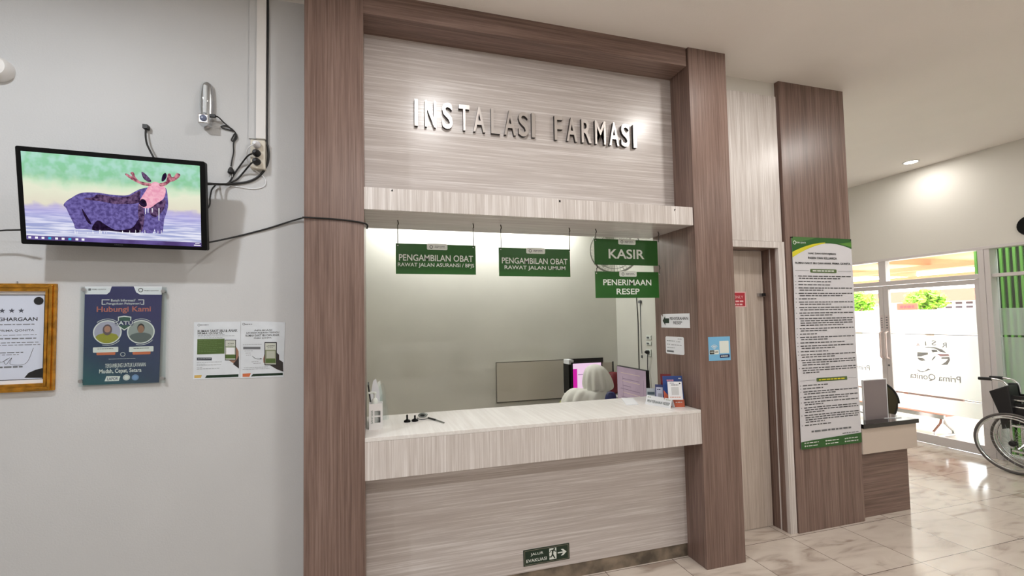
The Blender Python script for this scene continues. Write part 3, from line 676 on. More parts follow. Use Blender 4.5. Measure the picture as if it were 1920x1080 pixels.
# --- two flyers
def FC(u, v): return K(350+u*.12034, 590+v*.12037, .197)
def flyer(corners, lab, art):
    b = B(); fr = FY(.1985); ps = [FC(*c) for c in corners]
    b.add([V((q[0], .1996, q[1])) for q in ps]+[V((q[0], .1985, q[1])) for q in ps], [(3, 2, 1, 0), (4, 5, 6, 7), (0, 1, 5, 4), (1, 2, 6, 5), (2, 3, 7, 6), (3, 0, 4, 7)], mat('flyer_paper', (214, 220, 226), .5, var=.02, vscale=12))
    def poly(pts, m, c=.0003): b.poly(fr, [FC(*p_) for p_ in pts][::-1], c, m)
    def rct(u0, u1, v0, v1, m, c=.0003): poly(((u0, v0), (u1, v0), (u1, v1), (u0, v1)), m, c)
    def txt(s, u0, u1, v0, v1, m=ink, c=.0004, bold=.03): a_, d_ = FC(u0, v0), FC(u1, v1); b.text(fr, s, (a_[0]+d_[0])/2, (a_[1]+d_[1])/2, d_[0]-a_[0], a_[1]-d_[1], c, m, bold)
    def ln(u0, u1, v, m=ink_g, h=.0016, wd=.009, c=.0004, seed=0): a_, d_ = FC(u0, v), FC(u1, v); b.bars(fr, a_[0], d_[0], a_[1], h, c, m, random.Random(int(u0+v)), wd)
    art(b, fr, poly, rct, txt, ln)
    return tag(b.build('flyer'), lab, 'flyer', 'flyers taped to the left wall')
ph_screen = mat('phone_screen', (196, 200, 190), .4); olive = mat('print_olive', (76, 100, 48), .5); hand_m = mat('print_hand', (150, 112, 92), .6); slv = mat('print_sleeve', (44, 38, 36), .6)
def art1(b, fr, poly, rct, txt, ln):
    q = FC(190, 162); b.ring(fr, q[0], q[1], .0045, .0062, .0004, ink); ln(215, 340, 162, ink, .003)
    txt('RUMAH SAKIT IBU & ANAK', 170, 790, 238, 266); txt('PRIMA QONITA', 170, 560, 283, 304)
    for v, u in ((322, 590), (340, 745), (362, 560)): ln(170, u, v)
    poly(((165, 380), (590, 374), (588, 608), (160, 620)), olive)
    for v in (402, 432, 462, 492, 522, 552, 580): ln(185, 560 if v % 4 else 470, v, mat('olive_line', (112, 138, 84), .5), .0014, .014, .0006)
    rct(157, 390, 668, 712, mat('slate', (62, 68, 78), .5)); ln(175, 375, 690, paper, .0016, c=.0006)
    for v, u in ((748, 545), (772, 285), (792, 545), (826, 245), (850, 520)): ln(157, u, v)
    poly(((745, 545), (775, 505), (808, 570), (812, 835), (760, 780), (640, 700), (700, 700), (745, 660)), hand_m, .0004); poly(((780, 700), (812, 640), (814, 840), (720, 770)), slv, .0006)
    rct(596, 768, 392, 712, ink, .0008); rct(604, 758, 402, 700, ph_screen, .001); txt('SCAN', 640, 730, 440, 456, ink, .0012); ln(640, 725, 475, ink, .0016, c=.0012)
    rct(604, 758, 496, 506, olive, .0012); rct(618, 742, 514, 616, paper, .0013); rct(604, 758, 622, 682, olive, .0012)
    poly(((118, 945), (235, 938), (222, 985), (118, 990)), mat('logo_gold', (206, 172, 96), .5)); poly(((310, 945), (806, 928), (806, 968), (284, 988)), green_d)
def art2(b, fr, poly, rct, txt, ln):
    q = FC(888, 148); b.ring(fr, q[0], q[1], .0045, .0062, .0004, ink); ln(905, 1025, 150, ink, .003)
    txt('APLIKASI', 1048, 1328, 234, 252); txt('LAYANAN RUJUKAN TERPADU', 930, 1440, 272, 294); txt('RUMAH SAKIT IBU DAN ANAK', 918, 1445, 312, 332); txt('PRIMA QONITA', 1048, 1322, 356, 374)
    for v, u0, u in ((468, 875, 1165), (566, 900, 1030), (600, 915, 1010), (632, 925, 1000), (828, 890, 1270), (855, 870, 1290), (735, 1010, 1130), (760, 1040, 1170)): ln(u0, u, v)
    rct(880, 1148, 500, 540, ink_g)
    poly(((1400, 590), (1440, 625), (1440, 700), (1500, 740), (1505, 890), (1400, 850), (1300, 790), (1380, 780)), slv, .0004); poly(((1190, 690), (1215, 600), (1225, 770), (1195, 745)), hand_m, .0004)
    b.tube(curve_pts([V((q[0], .1975, q[1])) for q in [FC(1020, 645), FC(1080, 685), FC(1165, 687)]]), .0009, ink, n=4); poly(((1150, 675), (1172, 687), (1150, 698)), ink, .001)
    rct(1212, 1404, 428, 788, ink, .0008); rct(1224, 1392, 442, 774, ph_screen, .001); txt('LAYANAN', 1245, 1372, 476, 494, ink, .0012); ln(1258, 1360, 516, ink, .002, c=.0012)
    rct(1224, 1392, 548, 760, mat('print_sage', (132, 140, 112), .5), .0012); rct(1232, 1384, 690, 752, olive, .0013); rct(1244, 1376, 566, 676, mat('print_pale_sage', (176, 180, 166), .5), .0014)
    poly(((870, 920), (1000, 912), (975, 968), (870, 968)), orange); poly(((1030, 925), (1496, 905), (1498, 942), (1000, 964)), green_d)
flyer(((112, 118), (840, 108), (826, 985), (98, 1008)), 'white flyer with green box and hand holding phone, left of the pair', art1)
flyer(((846, 98), (1535, 118), (1508, 972), (832, 992)), 'white flyer with hand holding phone and arrow, right of the pair', art2)

# ================================================================== SIGNS
def logo_tab(b, fr, x, z1, w_, h, c):
    b.rrect(fr, x-w_/2, x+w_/2, z1-h, z1+.004, .008, c, sign_w)
    b.rect(fr, x-w_/2, x+w_/2, z1-.006, z1, c+.0001, sign_w)
    b.ring(fr, x-w_*.29, z1-h*.48, h*.2, h*.30, c+.0004, ink); b.text(fr, 'PRIMA QONITA', x+w_*.13, z1-h*.6, w_*.52, h*.2, c+.0004, ink, .03); b.bars(fr, x-w_*.12, x+w_*.36, z1-h*.34, h*.1, c+.0004, ink_g, random.Random(2), .008)
def hang_sign(name, lab, c4, y, lines, hooks, board=green_s, tabw=.12, hook_to=Z_SB):
    P = [atY(u, v, y) for u, v in c4]; x0, x1 = (P[0].x+P[3].x)/2, (P[1].x+P[2].x)/2; z0, z1 = (P[2].z+P[3].z)/2, (P[0].z+P[1].z)/2
    t = thing(name, lab, 'sign', ((x0+x1)/2, y, z0), 'green hanging signs over the counter')
    fr = FY(y); b = B(); b.slab(fr, x0, x1, z0, z1, -.003, 0, board)
    logo_tab(b, fr, (x0+x1)/2+.004, z1, tabw, .034, .0004)
    for s_, (u0, u1, v0, v1), bold in lines:
        vm, um = (v0+v1)/2, (u0+u1)/2; xa_, xb_ = K(u0, vm, y)[0], K(u1, vm, y)[0]; za_, zb_ = K(um, v0, y)[1], K(um, v1, y)[1]; b.text(fr, s_, (xa_+xb_)/2, (za_+zb_)/2, xb_-xa_, za_-zb_, .0006, sign_w, bold)
    for x in hooks: b.disc(fr, x, z1-.012, .004, .0006, sign_w, 12)
    b.build('board', t)
    for x in hooks:
        h = B(); h.tube([(x, y-.004, z1-.012), (x, y-.004, hook_to-.026)], .0024, mat('wire_grey', (72, 66, 62), .5))
        h.tube([(x, y-.004, hook_to-.03), (x+.004, y-.006, hook_to-.022), (x+.003, y-.004, hook_to-.012), (x, y-.002, hook_to)], .0032, mat('hook_brown', (60, 50, 46), .4, .5)); h.build('hanging_wire', t)
    return (x0, x1, z0, z1)
SY = .235
hx = [atZ(u, v, Z_SB).x for u, v in ((746, 411), (887, 419), (939, 421), (1063, 429), (1117, 429), (1229, 437))]
hang_sign('hanging_sign', 'green hanging sign reading PENGAMBILAN OBAT with asuransi line, furthest left', ((742, 455), (892, 461.5), (892, 516), (742, 512.5)), SY,
          [('PENGAMBILAN OBAT', (748, 887, 478, 490), .024), ('RAWAT JALAN ASURANSI / BPJS', (746, 889, 493.5, 502.5), .016)], hx[0:2], tabw=.125)
hang_sign('hanging_sign', 'green hanging sign reading RAWAT JALAN UMUM, the middle one', ((935.5, 462.5), (1069, 469.5), (1069, 520.5), (935.5, 516.5)), SY,
          [('PENGAMBILAN OBAT', (941, 1064, 484, 495), .024), ('RAWAT JALAN UMUM', (946, 1060, 498.5, 507.5), .022)], hx[2:4], tabw=.13)
r1 = hang_sign('hanging_sign', 'green hanging sign with the single word KASIR', ((1114, 447), (1232.5, 452), (1233.5, 499), (1115, 495.5)), SY,
          [('KASIR', (1141, 1208, 467.5, 485.5), .034)], [hx[4], hx[5]-.015], tabw=.135)
r2 = hang_sign('hanging_sign', 'green hanging sign reading PENERIMAAN RESEP, beneath the KASIR sign', ((1116, 508), (1235.5, 511), (1235, 559), (1117, 558)), SY,
          [('PENERIMAAN', (1131, 1221, 524, 535), .028), ('RESEP', (1156, 1199, 541, 552), .028)], [hx[4], hx[5]-.015], tabw=.135, hook_to=r1[2]+.004)
# evacuation sign
P = [atY(u, v, .177) for u, v in ((981, 1032), (1067, 1018), (1067, 1048), (981, 1062))]
x0, x1, z0, z1 = P[0].x, P[1].x, (P[2].z+P[3].z)/2, (P[0].z+P[1].z)/2
fr = FY(.178); b = B().slab(fr, x0, x1, z0, z1, 0, .003, green_d); W_, H_ = x1-x0, z1-z0
bord = mat('sign_border', (170, 158, 140), .4)
for q in ((.025, .975, .06, .075), (.025, .975, .925, .94), (.025, .03, .06, .94), (.97, .975, .06, .94)): b.rect(fr, x0+W_*q[0], x0+W_*q[1], z0+H_*q[2], z0+H_*q[3], .0034, bord)
b.text(fr, 'JALUR', x0+W_*.29, z0+H_*.66, W_*.27, H_*.2, .0034, sign_w, .02); b.text(fr, 'EVAKUASI', x0+W_*.28, z0+H_*.30, W_*.44, H_*.2, .0034, sign_w, .02)
b.rect(fr, x0+W_*.555, x0+W_*.71, z0+H_*.16, z0+H_*.86, .0034, sign_w)
def man(pts): b.poly(fr, [(x0+W_*(.555+.155*u), z0+H_*(.16+.70*v)) for u, v in pts], .0040, green_d)
b.disc(fr, x0+W_*.665, z0+H_*.79, .0065, .004, green_d, 16)
man([(.25, .78), (.55, .80), (.72, .68), (.98, .62), (.98, .70), (.78, .78), (.62, .86), (.2, .86), (.0, .62), (.08, .6)])
man([(.35, .82), (.62, .80), (.55, .45), (.85, .08), (.72, .04), (.36, .42)]); man([(.38, .5), (.52, .42), (.30, .18), (-.05, .22), (-.05, .3), (.22, .28)])
b.prism(fr, [(x0+W_*u, z0+H_*v) for u, v in ((.74, .46), (.865, .46), (.81, .3), (.86, .3), (.935, .5), (.86, .70), (.81, .70), (.865, .54), (.74, .54))], .003, .0036, sign_w)
tag(b.build('evacuation_sign'), 'dark green JALUR EVAKUASI sign with running man low on the counter', 'sign')
# arrow sign and paper on the column's inner face
fr = FX(X2); sq = lambda u, v: (-(atX(u, v, X2).y), atX(u, v, X2).z)
a0, b1 = sq(1239.5, 589); a1, b0 = sq(1294, 615)
b = B().slab(fr, a0, a1, b0, b1, .0002, .0014, paper)
def U(u, v): return (a0+(a1-a0)*u, b0+(b1-b0)*v)
b.poly(fr, [U(*q) for q in ((.06, .5), (.16, .86), (.16, .68), (.30, .68), (.30, .32), (.16, .32), (.16, .14))], .0018, green_d)
q = U(.64, .66); b.text(fr, 'PENYERAHAN', q[0], q[1], (a1-a0)*.62, (b1-b0)*.21, .0018, ink, .03); q = U(.6, .36); b.text(fr, 'RESEP', q[0], q[1], (a1-a0)*.30, (b1-b0)*.21, .0018, ink, .03)
b.poly(fr, [U(*q) for q in ((0, 1.0), (.07, 1.0), (.07, .8))], .002, brown_v)
tag(b.build('arrow_notice'), 'white paper notice with green arrow reading PENYERAHAN RESEP', 'notice')
a0, b1 = sq(1248, 630.5); a1, b0 = sq(1283.5, 666)
b = B().rrect(fr, a0, a1, b0, b1, .012, .0014, paper, c0=.0002); rr = random.Random(3)
for i, (u0, u1, v) in enumerate(((.68, .92, .88), (.08, .55, .75), (.6, .85, .72), (.08, .25, .55), (.32, .88, .53), (.08, .5, .36))):
    p_, q_ = U(u0, v), U(u1, v); b.bars(fr, p_[0], q_[0], p_[1], .0035, .0018, ink_g, rr, .02)
p_, q_ = U(.06, .1), U(.45, .2); b.rect(fr, p_[0], q_[0], p_[1], q_[1], .0018, ink_g)
tag(b.build('paper_notice'), 'small white printed sheet with rounded corners below the arrow notice', 'notice')
# wifi sticker
fr = FY(0); p0, p1 = atY(1327.5, 632, 0), atY(1370, 675, 0); a0, a1, b0, b1 = p0.x, p1.x, p1.z, p0.z
b = B().slab(fr, a0, a1, b0, b1, .0001, .001, blue_l)
for i in (1, 2, 3): q = U(.26, .46); b.ring(fr, q[0], q[1], .0085*i+.004, .0085*i+.0075, .0014, sign_w, math.radians(40), math.radians(140), 14)
q = U(.26, .5); b.disc(fr, q[0], q[1], .0035, .0014, sign_w, 12)
p_, q_ = U(.03, .27), U(.46, .45); b.rrect(fr, p_[0], q_[0], p_[1], q_[1], .003, .0014, sign_w); p_, q_ = U(.04, .28), U(.25, .44); b.rrect(fr, p_[0], q_[0], p_[1], q_[1], .003, .0017, ink)
q = U(.145, .36); b.text(fr, 'FREE', q[0], q[1], .026, .009, .002, sign_w, .03); q = U(.35, .36); b.text(fr, 'WIFI', q[0], q[1], .024, .011, .002, ink, .03)
p_, q_ = U(.5, .3), U(.93, .82); b.rrect(fr, p_[0], q_[0], p_[1], q_[1], .003, .0014, sign_w)
p_, q_ = U(.5, .11), U(.95, .25); b.rrect(fr, p_[0], q_[0], p_[1], q_[1], .004, .0014, navy); p_, q_ = U(.55, .18), U(.9, .18); b.bars(fr, p_[0], q_[0], p_[1], .007, .0018, sign_w, rr, .012)
tag(b.build('wifi_sticker'), 'square light blue FREE WIFI sticker on the right brown column', 'sticker')

# --- tall banner on the wide column
BX0, BX1, BZ0, BZ1 = 3.412, 4.022, .612, 2.218
BYF = .178
fr = FY(BYF); BW, BH = BX1-BX0, BZ1-BZ0
b = B(); N1, N2 = 12, 40
vs = []; fs = []
for i in range(N1+1):
    for j in range(N2+1): vs.append(fr.p(BX0+BW*i/N1, BZ0+BH*j/N2, 0))
for i in range(N1):
    for j in range(N2): k = i*(N2+1)+j; fs.append((k, k+N2+1, k+N2+2, k+1))
vinyl = mat('banner_vinyl', (216, 216, 222), .28, coat=.3)
b.add(vs, fs, vinyl); b.add([v+V((0, .0012, 0)) for v in vs], [tuple(reversed(f_)) for f_ in fs], vinyl)
def BU(u, v): return (BX0+BW*u, BZ1-BH*v)           # v from the top
def bpoly(pts, m, c=.0012): b.poly(fr, [BU(*p_) for p_ in pts][::-1], c, m)
def arc(u0, u1, f_, n=14): return [(u0+(u1-u0)*i/n, f_(u0+(u1-u0)*i/n)) for i in range(n+1)]
curve = lambda u: .0255+.052*abs(u-.62)**1.9/.62**1.9*(1.0 if u < .62 else 1.15)
bpoly([(0, 0), (1, 0)]+arc(1, 0, curve), green_s)
bpoly([(0, .0)]+[(.0, .03)]+[(.3, .012)]+[(.4, 0)], mat('banner_mid_green', (74, 118, 60), .3), .0014)
bpoly(arc(0, .55, lambda u: curve(u)-.004)+arc(.55, 0, lambda u: curve(u)+.022*(1-u/.55)), yellow, .0016)
bpoly([(1, .04), (.78, .026), (.9, .02), (1, .016)], ginc, .0016)
q = BU(.15, .028); b.text(fr, 'PRIMA QONITA', q[0], q[1], BW*.16, .014, .0018, sign_w); q = BU(.045, .028); b.ring(fr, q[0], q[1], .010, .015, .0018, sign_w)
rr = random.Random(12)
for s_, u0, u1, v in (('HAK DAN KEWAJIBAN', .265, .72, .0785), ('PASIEN DAN KELUARGA', .255, .735, .0995), ('RUMAH SAKIT IBU DAN ANAK PRIMA QONITA', .04, .96, .1255)):
    q = BU((u0+u1)/2, v); b.text(fr, s_, q[0], q[1], BW*(u1-u0), .0185, .0016, ink, .045)
def pill(u0, u1, v, hs, seed):
    p_ = BU(u0, v); q_ = BU(u1, v); b.rrect(fr, p_[0], q_[0], p_[1]-hs, p_[1]+hs, hs*.5, .0016, mat('pill_green', (84, 108, 60), .4)); b.bars(fr, p_[0]+.02, q_[0]-.02, p_[1], .009, .0045, yellow if seed else sign_w, random.Random(seed), .03)
    for a_, d_ in ((.03, u0-.02), (u1+.02, .97)): p_, q_ = BU(a_, v), BU(d_, v); b.rect(fr, p_[0], q_[0], p_[1]-.001, p_[1]+.001, .0016, ink_g)
pill(.28, .72, .162, .014, 0); pill(.30, .80, .683, .014, 1)
def lines(rows, seed):
    rr = random.Random(seed)
    for v, u0, u1 in rows:
        p_, q_ = BU(u0, v), BU(u1, v); b.bars(fr, p_[0], q_[0], p_[1], .0072, .0014, mat('print_grey', (74, 74, 78), .5), rr, .035)
        if u0 < .075: p2 = BU(.03, v); b.rect(fr, p2[0]-.004, p2[0]+.003, p2[1]-.003, p2[1]+.003, .0014, ink_g)
v = .188; rows = []
for n_ in (2, 1, 1, 2, 2, 1, 2, 2, 2, 4, 2, 1, 2, 1, 2, 1, 2, 3, 3):
    for k in range(n_):
        rows.append((v, .07 if k == 0 else .085, .97 if k < n_-1 else rr.choice((.35, .5, .62, .8)))); v += .0133
    v += .0055
sc_ = (.662-.188)/(v-.188)
lines([((.188+(r[0]-.188)*sc_), r[1], r[2]) for r in rows], 5)
v = .706; rows = []
for n_ in (1, 1, 2, 2, 2, 3, 4, 1):
    for k in range(n_):
        rows.append((v, .07 if k == 0 else .085, .97 if k < n_-1 else rr.choice((.4, .5, .62, .8)))); v += .0135
    v += .0055
sc_ = (.905-.706)/(v-.706)
lines([((.706+(r[0]-.706)*sc_), r[1], r[2]) for r in rows], 6)
p_, q_ = BU(.17, .922), BU(.85, .922); b.bars(fr, p_[0], q_[0], p_[1], .013, .0014, ink_g, rr, .04)
p_, q_ = BU(.68, .946), BU(.97, .946); b.bars(fr, p_[0], q_[0], p_[1], .006, .0014, ink_g, rr, .03)
bpoly([(0, .966), (.15, .962), (1, .952), (1, 1), (0, 1)], green_s, .0014)
for u in (.06, .4, .72):
    for v in (.972, .986): p_, q_ = BU(u, v), BU(u+.22, v); b.bars(fr, p_[0]+.012, q_[0], p_[1], .006, .0022, sign_w, rr, .03); b.disc(fr, p_[0], p_[1], .006, .0022, sign_w, 10)
def bwarp(v):
    u = (v.x-BX0)/BW; w_ = (v.z-BZ0)/BH
    return V((v.x, v.y-.004*math.sin(u*7+w_*9)*math.sin(w_*math.pi)-.003*math.sin(u*15-w_*14)*w_*(1-w_), v.z))
t = thing('banner', 'tall vinyl banner listing patient rights on the wide brown column', 'banner', ((BX0+BX1)/2, BYF, BZ0))
b.build('sheet', t, warp=bwarp, smooth=False)
for (x, z) in ((BX0+.006, BZ1-.006), (BX1-.006, BZ1-.006)): B().lathe((x, BYF+.01, z), [(.006, 0), (.006, .012), (.002, .014)], black_m, axis=(0, -1, 0), n=12).build('nail', t)

# ================================================================== ON THE COUNTER
CZ = Z_CT
# hand sanitizer in a white holder, left
q = atZ(702, 804, CZ)
t = thing('sanitizer_holder', 'white box holder with a cut-out window at the counter\'s left end', 'holder', (q.x, q.y+.03, CZ))
q0, q1 = atZ(692, 806, CZ), atZ(717.5, 800, CZ); X0_, X1_ = q0.x, q1.x; Yf = q0.y; zt = atY(700, 757.5, Yf).z
hx0, hx1 = X0_, X1_
b = B(); fr = FY(Yf)
b.box(hx0, hx0+.03, Yf, Yf+.003, CZ, zt, hold_w); b.box(hx1-.012, hx1, Yf, Yf+.003, CZ, zt, hold_w)
b.box(hx0+.03, hx1-.012, Yf, Yf+.003, CZ, CZ+.035, hold_w); b.box(hx0+.03, hx1-.012, Yf, Yf+.003, zt-.04, zt, hold_w)
b.box(hx0+.03, hx1-.012, Yf, Yf+.003, CZ+.068, CZ+.076, hold_w)
b.box(hx0, hx0+.003, Yf+.003, Yf+.07, CZ, zt, hold_w); b.box(hx1-.003, hx1, Yf+.003, Yf+.07, CZ, zt, hold_w); b.box(hx0+.003, hx1-.003, Yf+.067, Yf+.07, CZ, zt, hold_w)
vm_ = Fr((hx0+.016, Yf, CZ+.07), (0, 0, 1), (-1, 0, 0), (0, -1, 0)); b.text(vm_, 'SANITIZER', 0, 0, .075, .010, .0004, mat('holder_print', (120, 140, 130), .5), .02)
b.build('box', t)
bx, by = (hx0+hx1)/2-.006, Yf+.037
b = B(); b.lathe((bx, by, CZ+.002), [(.02, 0), (.026, .004), (.026, .09), (.018, .115), (.011, .122), (.011, .135)], mat('bottle_clear', (200, 206, 204), .15, spec=.8)); 
t2 = thing('sanitizer_bottle', 'sanitizer bottle with white pump inside the white holder', 'bottle', (bx, by, CZ+.002)); b.build('bottle_body', t2, smooth=True)
b = B(); b.lathe((bx, by, CZ+.137), [(.017, 0), (.017, .02), (.012, .03), (.006, .034), (.006, .055), (.011, .057), (.011, .066)], sign_w); b.box(bx-.035, bx+.004, by-.006, by+.006, CZ+.195, CZ+.205, sign_w)
b.build('pump', t2, smooth=True, bevel=.001)
# clear bag and packets behind
q = atZ(719, 792, CZ); t = thing('packet', 'clear and white plastic packet standing behind the sanitizer holder', 'packet', (q.x, q.y+.06, CZ))
b = B()
for dx, dy, h, wd, lean, m_ in ((-.028, .09, .255, .03, .1, paper), (.0, .10, .225, .032, -.05, acryl), (.016, .085, .16, .03, .12, acryl), (-.012, .105, .24, .024, 0, sign_w)):
    cx_, cy_ = q.x+dx-.012, q.y+dy-.02
    b.prism(Fr((cx_, cy_, CZ), (1, 0, lean), (-lean*.4, 0, 1), (0, -1, 0)), [(-wd, 0), (wd, 0), (wd*.8, h*.7), (wd*.25, h), (-wd*.3, h*.96), (-wd*.9, h*.65)], 0, .004, m_)
b.build('sheets', t)
q = atZ(690, 800, CZ); fr = Fr((.340, .36, CZ), (0, 1, 0), (-.13, 0, 1), (1, 0, .13))
tag(B().slab(fr, -.07, .07, 0, .235, -.006, 0, matte_black).slab(fr, -.06, .06, .01, .225, .0, .001, mat('dark_glass', (40, 42, 44), .15)).build('picture_stand'), 'dark framed stand leaning on the left brown column', 'picture stand')
# pen holders with their cord
def penbase(u, v, hook, lab):
    q = atZ(u, v, CZ); b = B().lathe((q.x, q.y, CZ), [(.020, 0), (.0205, .006), (.017, .011), (.008, .014), (.0055, .018), (.0055, hook), (.004, hook+.003)], black_m); return tag(b.build('pen_holder', smooth=True), lab, 'pen holder', 'black pen holders on the counter'), q
penbase(763.5, 791, .040, 'black suction pen holder, the one nearer the sanitizer')
_, q2 = penbase(778, 789.5, .032, 'black suction pen holder next to the silver tape piece')
q3, q4 = atZ(817, 789, CZ), atZ(834, 794, CZ)
P = [V((q2.x+.012, q2.y, CZ+.018)), V((q2.x+.03, q2.y+.01, CZ+.006)), V((q2.x+.06, q2.y+.012, CZ+.004)), V((atZ(803, 786, CZ).x, atZ(803, 786, CZ).y, CZ+.006))]
b = B().tube(curve_pts(P), .0022, rubber)
a1_ = atZ(803, 786, CZ); b.tube([(a1_.x, a1_.y, CZ+.008), (q3.x, q3.y, CZ+.006)], .0055, matte_black)
b.tube([(q3.x, q3.y, CZ+.006), (q4.x-.004, q4.y+.002, CZ+.005), (q4.x, q4.y, CZ+.004)], [.0042, .0035, .001], mat('pen_grey', (96, 98, 90), .4))
tag(b.build('corded_pen', smooth=True), 'grey and black pen on a cord lying on the countertop', 'pen')
q = atZ(793, 782.5, CZ); b = B()
pts = [(.026*math.cos(a)*1.15, .014+.014*math.sin(a)) for a in [2*math.pi*i/18 for i in range(18)]]
b.prism(Fr((q.x, q.y, CZ), (.93, -.35, 0), (0, 0, 1), (-.35, -.93, 0)), pts, -.010, .010, mat('tape_silver', (158, 164, 160), .25, .6))
b.prism(Fr((q.x, q.y, CZ), (.93, -.35, 0), (0, 0, 1), (-.35, -.93, 0)), [(p_[0]*.5, .014+(p_[1]-.014)*.5) for p_ in pts], -.0108, .0108, matte_black)
tag(b.build('tape_roll', smooth=False, bevel=.002), 'small silver roll lying beside the pen holders', 'roll')
# note pad
c = [atZ(u, v, CZ) for u, v in ((1165, 747), (1187, 747), (1197, 759), (1174, 760))]
b = B(); b.add([V((p_.x, p_.y, CZ+.0002)) for p_ in c]+[V((p_.x, p_.y, CZ+.005)) for p_ in c], [(0, 1, 2, 3), (7, 6, 5, 4), (0, 4, 5, 1), (1, 5, 6, 2), (2, 6, 7, 3), (3, 7, 4, 0)], paper)
tag(b.build('note_pad'), 'small white note pad on the right part of the countertop', 'note pad')
# tent card PENYERAHAN RESEP
pA, pB = atZ(1209.5, 757.5, CZ), atZ(1257, 766, CZ)
d = (pB-pA); Lc = d.length; ax = d.normalized(); nn = V((ax.y, -ax.x, 0))
upv = V((-nn.x*.35, -nn.y*.35, 1)).normalized(); fr = Fr(pA, ax, upv, nn*math.cos(.34)+V((0, 0, math.sin(.34))))
b = B().slab(fr, 0, Lc, 0, .064, -.002, 0, paper); b.text(fr, 'PENYERAHAN RESEP', Lc*.51, .026, Lc*.88, .019, .0006, mat('tent_print', (70, 84, 84), .5), .035)
b.bars(fr, Lc*.06, Lc*.22, .053, .005, .0006, mat('tent_olive', (150, 160, 130), .5), rr, .012); b.bars(fr, Lc*.78, Lc*.95, .053, .005, .0006, mat('tent_olive', (150, 160, 130), .5), rr, .012)
fr2 = Fr(pA-nn*.05, ax, V((nn.x*.42, nn.y*.42, 1)).normalized(), -nn); b.slab(fr2, 0, Lc, 0, .064, 0, .002, paper)
tag(b.build('tent_card'), 'white tent card reading PENYERAHAN RESEP on the countertop', 'sign card')
# leaflet stand: blue / orange card behind a white payment card
def card(name, lab, u0, u1, vb0, vb1, h, colr, art=None, lean=.15, cat='card', group=None, back=0):
    pA, pB = atZ(u0, vb0, CZ), atZ(u1, vb1, CZ); d = pB-pA; L_ = d.length; ax = d.normalized(); nn = V((ax.y, -ax.x, 0)); o = pA-nn*back
    fr = Fr(o, ax, V((-nn.x*lean, -nn.y*lean, 1)).normalized(), nn); b = B().slab(fr, 0, L_, 0, h, -.002, 0, colr)
    b.slab(Fr(o-nn*.055, ax, V((nn.x*.35, nn.y*.35, 1)).normalized(), -nn), L_*.2, L_*.8, 0, h*.75, 0, .002, colr)
    if art: art(b, fr, L_, h)
    return tag(b.build(name), lab, cat, group)
blue_c = mat('card_blue', (44, 72, 136), .35); oran_c = mat('card_orange', (206, 104, 74), .35)
def art_a(b, fr, L, h):
    b.poly(fr, [(0, 0), (L, 0), (L, h*.22), (L*.85, h*.34), (L*.3, h*.30), (0, h*.55)], .0008, oran_c); b.bars(fr, L*.2, L*.55, h*.86, h*.055, .001, mat('card_pink', (200, 140, 160), .5), rr, .008)
    b.bars(fr, L*.8, L*.95, h*.92, h*.03, .001, sign_w, rr, .01); b.bars(fr, L*.55, L*.9, h*.15, h*.025, .001, sign_w, rr, .015)
card('payment_card_stand', 'tall blue and orange card stand beside the right column', 1248, 1285.5, 764, 763.5, .205, blue_c, art_a, back=.012, cat='card stand')
def art_b(b, fr, L, h):
    b.bars(fr, L*.15, L*.45, h*.92, h*.03, .001, navy, rr, .01); b.bars(fr, L*.25, L*.75, h*.82, h*.035, .001, ink, rr, .01); b.disc(fr, L*.85, h*.9, .005, .001, ink, 12)
    b.rect(fr, L*.25, L*.75, h*.26, h*.7, .001, mat('card_grey', (200, 202, 204), .5)); b.bars(fr, L*.1, L*.9, h*.14, h*.03, .001, orange, rr, .012)
pA, pB = atZ(1254, 765, CZ), atZ(1281, 765, CZ); d = (pB-pA); ax = d.normalized(); nn = V((ax.y, -ax.x, 0))
fr = Fr(pA+nn*.004+V((0, 0, .055)), ax, V((-nn.x*.15, -nn.y*.15, 1)).normalized(), nn); b = B().slab(fr, 0, d.length, 0, .118, -.0015, 0, paper); art_b(b, fr, d.length, .118)
tag(b.build('payment_card'), 'white payment card fixed on the front of the blue and orange stand', 'card')
def art_c(b, fr, L, h): b.rect(fr, L*.3, L*.85, h*.62, h*.9, .001, paper); b.bars(fr, L*.4, L*.75, h*.76, h*.05, .0014, redp, rr, .01)
card('red_card_stand', 'dark red card stand half hidden behind the blue stand', 1242, 1262, 757, 757, .205, mat('card_red', (126, 42, 46), .4), art_c, cat='card stand')
def art_d(b, fr, L, h): b.rect(fr, L*.1, L*.8, h*.0, h*.86, .001, mat('card_lilac', (206, 208, 226), .4)); b.bars(fr, L*.2, L*.6, h*.75, h*.04, .0014, navy, rr, .01); b.rect(fr, L*.3, L*.7, h*.25, h*.55, .0014, mat('card_grey2', (168, 170, 184), .5))
card('blue_card_stand', 'narrow blue card stand with a lilac card, behind the tent card', 1229, 1247, 757.5, 758.5, .135, mat('card_blue_dark', (60, 66, 116), .4), art_d, cat='card stand')
def art_e(b, fr, L, h): b.rect(fr, L*.1, L*.9, h*.55, h*.75, .001, mat('card_slate', (80, 96, 106), .5)); b.bars(fr, L*.15, L*.8, h*.4, h*.08, .001, mat('card_teal', (110, 130, 140), .5), rr, .012)
card('grey_card_stand', 'pale grey card stand, leftmost of the cards behind the tent card', 1213, 1230, 754.5, 755, .10, mat('card_pale', (190, 198, 204), .4), art_e, cat='card stand')

# ================================================================== INSIDE THE PHARMACY ROOM
BYW = 2.53
cab_line = mat('panel_edge', (92, 88, 80), .5)
